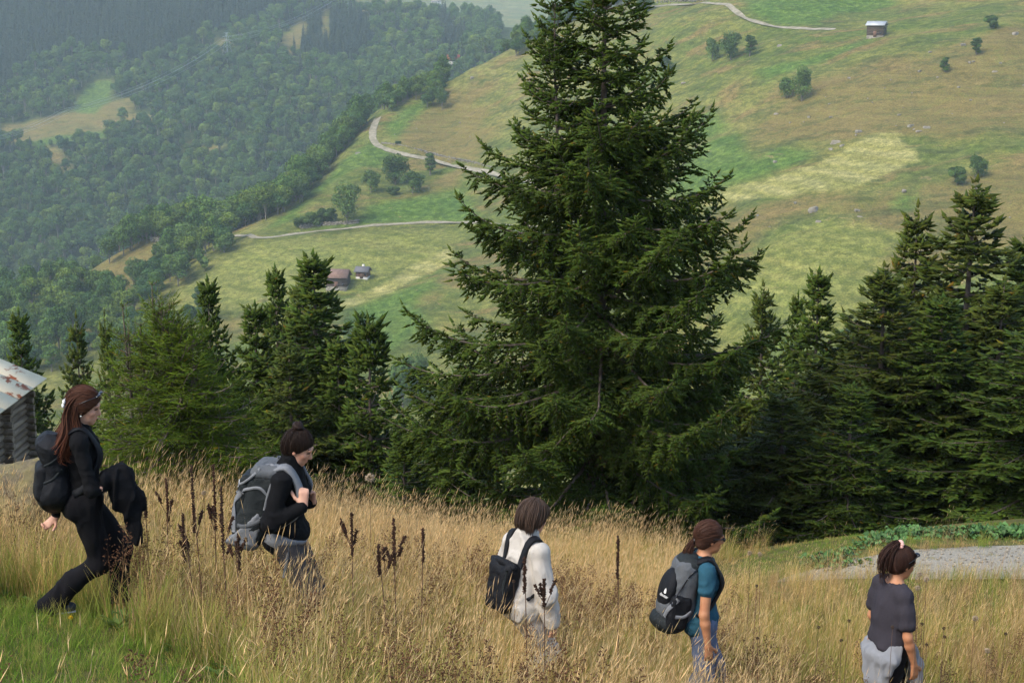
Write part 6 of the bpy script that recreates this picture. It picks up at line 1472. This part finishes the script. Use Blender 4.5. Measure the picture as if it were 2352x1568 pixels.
m = (np.abs(X) < .42 * Y + .6); X, Y = X[m], Y[m]
sr, sv_, sl_w = sdpoly(X, Y, ROADN), sdpoly(X, Y, VERGE), sdpoly(X, Y, LAWN)
Z = H(X, Y); uu, vv = project(np.stack([X, Y, Z], 1))
pn = fbm(X / 1.6, Y / 1.6, s=31, o=3); pn2 = fbm(X / .55, Y / .55, s=41, o=2); pn3 = fbm(X / 2.3 + 7, Y / 1.2, s=51, o=2)
n = len(X); q = rg.random(n)
greenness = np.clip(.52 + 1.0 * pn + .75 * np.clip((9.9 - Y) / 1.6, -.35, 1) * np.clip((2.4 - X) / 2.2, 0, 1) + .22 * (sl_w > -.9) - .35 * np.clip((Y - 11.5) / 4, 0, 1), 0.05, .95)
idx = np.where(q < greenness, np.where(rg.random(n) < .62, rg.integers(7, 11, n), rg.integers(4, 7, n)), np.where(rg.random(n) < .62, rg.integers(0, 4, n), rg.integers(4, 7, n)))
pan = (rg.random(n) < .03 + .25 * np.clip(pn3 - .12, 0, 1) * 2.2) & (Y < 13.5); idx = np.where(pan, rg.integers(11, 14, n), idx)
lf = rg.random(n) < .02 + .05 * (greenness > .6); idx = np.where(lf, rg.integers(14, 16, n), idx)
rus = (rg.random(n) < np.clip(1.6 * fbm(X / 1.1 + 31, Y / .8, s=71, o=3) + .08, 0, .75)); idx = np.where(rus & (idx < 7), rg.integers(20, 22, n), idx)
idx = np.where((rg.random(n) < .03), 19, idx)
scl = rg.uniform(.66, 1.04, n) * np.where((X < -3.8) & (Y > 12), .6, 1.0) * np.where(Y > 13, .92, 1.0) * np.where(X > 2.0, .82, 1.0) * (1 - rg.uniform(.1, .62, n) * np.clip((X - 1.6) / .8, 0, 1) * np.clip((Y - 12.3) / .8, 0, 1)) * (1 + .22 * pn2)
short = (sl_w > -.10 + .25 * pn2) | (sv_ > .0) | ((sr > -.22 + .2 * pn2) & (sr < .0) & (Y > 14.7))
idx = np.where(short, np.where(sv_ > .25, rg.choice([16, 17, 16], n), np.where(sl_w > -.2, rg.choice([16, 16, 17], n), rg.choice([17, 18, 18], n))), idx)
idx = np.where((sl_w > 0) & (rg.random(n) < .10), rg.integers(7, 11, n), idx); scl = np.where((sl_w > 0) & (idx > 6) & (idx < 11), .4, scl)
keep = (sr < .06) | ((rg.random(n) < .35) & (pn2 > .08)); idx = np.where(sr >= .06, rg.choice([17, 18], n), idx)
# hikers' legs stand in trodden gaps
keep &= ~((X > 1.6) & (Y > 17.5)) & ~((X > 3.2) & (Y > 16.05) & (sv_ < 0))
back = (Y > 17.2) & (X < 2.2); keep &= ~(back & (rg.random(n) < np.clip((Y - 17.2) / 2.5, 0, .9)))
X, Y, Z, idx, scl, short = X[keep], Y[keep], Z[keep], idx[keep], scl[keep], short[keep]; n = len(X)
rot = np.stack([rg.normal(0, .06, n), rg.normal(0, .06, n), rg.normal(0, .9, n)], 1)
print('grass clumps', n)
scatter('meadow_grass', protos, np.stack([X, Y, Z], 1), rot, scl, idx, 'tall dry meadow grass, straw coloured with green patches', 'grass')

# near gravel road: a thin sheet following the bench
t_ = np.linspace(0, 1, 60); up_ = catmull(ROADN[:6], 60); lo2 = catmull(ROADN[:5:-1], 60)
V = []
for f in np.linspace(0, 1, 12):
    q2 = up_ * (1 - f) + lo2 * f; V.append(np.stack([q2[:, 0], q2[:, 1], H(q2[:, 0], q2[:, 1]) + .012], 1))
V = np.stack(V, 1).reshape(-1, 3); i = np.arange(59)[:, None] * 12 + np.arange(11)[None]
near_gravel = bpy.data.materials.new('near_gravel'); near_gravel.use_nodes = True; t = NT(near_gravel); b = t.n['Principled BSDF']; p = t.pos()
n1, n2, n3 = t.noise(1.1, p, 4), t.noise(38, p, 3, .7), t.noise(9, p, 5); c = t.mix(t.ramp(n2, .3, .7), lin('#7a7366'), lin('#a09884')); c = t.mix(t.math('MULTIPLY', t.ramp(n1, .52, .68), .6), c, lin('#7a7250')); c = t.mix(1.0, c, t.mix(n3, (.8,) * 3, (1.15,) * 3), 'MULTIPLY')
t.set(b.inputs['Base Color'], c); b.inputs['Roughness'].default_value = .95; t.l.new(t.bump(n2, .8, .02), b.inputs['Normal'])
link('road', mesh_np('gravel_road', V, np.stack([i, i + 12, i + 13, i + 1], -1).reshape(-1, 4)[:, ::-1], True, None, [near_gravel]), kind='structure', label='grey gravel road curving in at the right')
gm = MB(); rk = np.random.default_rng(8); xs = rk.uniform(2.6, 10, 1500); ys = rk.uniform(13.8, 16.2, 1500); mk = sdpoly(xs, ys, ROADN) > .05
for a, b_ in zip(xs[mk], ys[mk]):
    s = rk.uniform(.004, .014); gm.box((-s, -s * .7, -s * .4), (s, s * .7, s * .6), Matrix.Translation((a, b_, Hs(a, b_) + .02)) @ Euler((0, 0, rk.uniform(0, 3))).to_matrix().to_4x4())
link('gravel', gm.mesh('gravel', mat('gravel_stone', lin('#8c8474'), .9, .3, 12)), kind='stuff', label='loose gravel stones on the grey road')

# leafy plants of the verge
leafp = mat('verge_leaves', (1, 1, 1), .55, attr='tint', rnd=.12, spec=.3, transl=.2)
def verge_plant(seed, n, R):
    r = np.random.default_rng(seed); g = GB(); st = MB()
    for i in range(n):
        a = r.uniform(0, 6.28); rr2 = R * math.sqrt(r.random()); hgt = r.uniform(.03, .12) * (1 - .4 * rr2 / R); c = np.array([rr2 * math.cos(a), rr2 * math.sin(a), hgt]); s = r.uniform(.024, .042); nr = _unit(np.array([r.normal(0, .35), r.normal(-.25, .35), 1.0])); q_ = _unit(np.cross(nr, [math.sin(a), math.cos(a), .1])); q3 = np.cross(nr, q_)
        th = np.arange(9) * 6.283 / 9; rim = c + s * ((np.cos(th) * (1 + .12 * np.cos(3 * th)))[:, None] * q_ + np.sin(th)[:, None] * q3) + nr * (.015 * np.cos(2 * th))[:, None]; V = np.vstack([c - nr * .018, rim]); F = np.array([[0, 1 + k, 1 + (k + 1) % 9] for k in range(9)])
        g.add(V, F, np.array((.075, .16, .04)) * r.uniform(.55, 1.35)); st.tube([[c[0] * .6, c[1] * .6, -.03], c - nr * .02], .004, 4, False)
    return g.mesh('verge_leaves', leafp), st.mesh('verge_stems', leafp)
vp = [verge_plant(600 + i, 44, .3) for i in range(3)]
spots = [(1895, 1285), (1940, 1265), (1960, 1285), (1990, 1245), (2085, 1218), (2110, 1222), (2150, 1218), (2185, 1216), (2210, 1222), (2235, 1212), (2260, 1220), (2290, 1214), (2315, 1224), (2345, 1216), (1925, 1295), (2060, 1222), (2330, 1210), (2375, 1218), (2030, 1238)]
rv = np.random.default_rng(12)
for i, (u, v) in enumerate(spots):
    p = gnd(u, v + 12); e = link('leafy_plant', None, loc=(p[0], p[1], Hs(p[0], p[1])), rot=(0, 0, rv.uniform(0, 6)), scale=rv.uniform(.6, .95), label='low bright green plant with round leaves on the verge beyond the gravel road', cat='plant', group='leafy plants on the road verge')
    link('leaves', vp[i % 3][0], e); link('stems', vp[i % 3][1], e)

# dark dock stalks standing in the meadow
dock_m = mat('dry_dock_seed', (.045, .02, .011), .9, .3, 80, rnd=.25); dock_s = mat('dock_stem', (.11, .06, .035), .8)
def dock(u, vt, vb, y, seed, label, side=2):
    r = np.random.default_rng(seed); top = at(u, vt, y); g0 = Hs(top[0], y); hgt = top[2] - g0; vis_l = (vb - vt) * y / FPX
    e = link('dock_stalk', None, loc=(top[0], y, g0), label=label, cat='plant', group=None)
    mb = MB(); bend = r.normal(0, .02, 2); pts = [[-bend[0], -bend[1], -.02], [0, 0, hgt * .5], [bend[0], 0, hgt]]; C_ = catmull(np.array(pts, float), 8); mb.tube(C_, np.linspace(.0055, .0025, 8), 5); link('stem', mb.mesh('stem', dock_s, True), e)
    def spike(P0, P1, n):
        t2 = r.random(n)[:, None]; c = P0 * (1 - t2) + P1 * t2; d = _unit(r.normal(0, 1, (n, 3)) + [0, 0, .5]); V, F = spindles(c, d, r.uniform(.010, .022, n), .0065, r); return V, F
    V, F = spike(C_[-1] - [0, 0, min(vis_l, hgt * .6)], C_[-1], 230); link('seed_spike', mesh_np('seed_spike', V, F, False, None, [dock_m]), e)
    for k in range(side):
        a = r.uniform(0, 6.28); z = hgt - vis_l * r.uniform(.75, 1.1); b0 = np.array([0, 0, z]); b1 = b0 + np.array([math.cos(a) * .07, math.sin(a) * .05, r.uniform(.10, .2)]); mb = MB(); mb.tube([b0, b0 * .5 + b1 * .5 - [0, 0, .01], b1], .0025, 4); link('side_stem', mb.mesh('side_stem', dock_s), e); V, F = spike(b0 * .5 + b1 * .5, b1, 70); link('seed_spike', mesh_np('seed_spike', V, F, False, None, [dock_m]), e)
for i, a in enumerate([(333, 1140, 1190, 10.4, 'short dark dock spike just right of the carried black jacket'), (378, 1100, 1210, 10.8, 'dark dock stalk between the two hikers in black, third from the jacket'), (446, 1072, 1240, 9.6, 'tall dark dock stalk left of the pair before the grey pack'), (487, 1068, 1230, 10.0, 'tall dark dock stalk nearest to the grey trekking pack, with pale tip'), (508, 1120, 1290, 9.3, 'dark dock stalk at the back of the grey trekking pack'), (540, 1225, 1320, 9.1, 'dark dock stalk under the grey trekking pack'), (806, 1178, 1285, 9.6, 'dark branched dock stalk first to the right of the hiker with the bun'), (905, 1192, 1310, 9.3, 'dark branched dock stalk in the middle between the bun hiker and the cream pullover'), (966, 1214, 1300, 9.6, 'single slim dock stalk left of the hiker in cream'), (1423, 1232, 1340, 9.8, 'single dark dock stalk between the hikers in cream and teal'), (1210, 1280, 1370, 8.9, 'dark dock spike in front of the cream pullover'), (1252, 1330, 1400, 9.0, 'short dock spike before the cream sleeve'), (882, 1250, 1330, 9.2, 'low dock stalk left of the branched one'), (432, 1180, 1300, 9.2, 'thick low dock stalk below the tall pair')]):
    dock(*a[:4], 700 + i, a[4], 0 if i in (0, 8, 9, 10) else 3)

# pale thistle heads and seed heads on stalks
fluff = mat('pale_seed_head', lin('#8f7c60'), .9, .25, 60, lin('#a4937c')); darkhead = mat('dark_seed_head', lin('#4a3a2c'), .9, .3, 60)
def seedhead(u, v, y, rad, m_, label, group):
    r = np.random.default_rng(int(u + v)); top = at(u, v, y); g0 = Hs(top[0], y); hgt = top[2] - g0; e = link('seed_head_stalk', None, loc=(top[0], y, g0), label=label, cat='plant', group=group)
    mb = MB(); mb.tube(catmull(np.array([[r.normal(0, .03), r.normal(0, .03), -.02], [r.normal(0, .01), 0, hgt * .5], [0, 0, hgt]]), 7), np.linspace(.0024, .0014, 7), 5); link('stem', mb.mesh('stem', dock_s, True), e)
    nn_ = 130; d = _unit(r.normal(0, 1, (nn_, 3)) + [0, 0, .35]); V, F = spindles(np.array([0, 0, hgt]) + d * rad * .35, d, rad * r.uniform(.5, .9, nn_), rad * .1, r); link('head', mesh_np('head', V * 1.0, F, False, None, [m_]), e)
seedhead(850, 1098, 12.5, .045, fluff, 'tall pale tan flower head standing above the grass by the spruce clump', None)
for u, v, y in [(2112, 1318, 9.6), (2128, 1330, 9.4), (1722, 1270, 11.5), (1745, 1272, 11.4), (2240, 1420, 9), (2268, 1494, 8.6), (640, 1090, 12), (468, 1132, 11.0), (2108, 1350, 9.3)]: seedhead(u, v, y, .020, fluff, 'pale fluffy seed head on a thin stalk in the meadow', 'pale fluffy seed heads')
for u, v, y in [(2118, 1432, 8.9), (2168, 1442, 8.8), (2170, 1462, 8.8), (2128, 1480, 8.6), (1738, 1345, 9.3), (1740, 1465, 8.9), (1932, 1470, 8.8), (1950, 1425, 9), (2050, 1440, 8.6), (1180, 1335, 8.9), (2310, 1455, 8.8), (1880, 1440, 9)]: seedhead(u, v, y, .012, darkhead, 'small dark dried flower head on a thin stalk in the right meadow', 'dark dried flower heads')
seedhead(163, 1418, 9.0, .016, mat('yellow_flower', lin('#d9b012'), .7), 'single yellow flower by the rear foot of the long-haired hiker', None)
# ------------------------------------------------------------------ haze: even air over the whole valley
hz = MB(); hz.box((-4200, -300, float(TZ.min()) - 40), (4200, 3900, max(float(TZ.max()), 30) + 25))
hm = bpy.data.materials.new('haze_air'); hm.use_nodes = True; ht = hm.node_tree; ht.nodes.clear()
ho = ht.nodes.new('ShaderNodeOutputMaterial'); hv = ht.nodes.new('ShaderNodeVolumePrincipled')
hv.inputs['Color'].default_value = (0.76, 0.93, 1.0, 1); hv.inputs['Density'].default_value = 0.000155; hv.inputs['Anisotropy'].default_value = 0.0
ht.links.new(hv.outputs[0], ho.inputs['Volume'])
link('haze', hz.mesh('haze', hm), kind='stuff', label='thin blue summer haze filling the valley air')
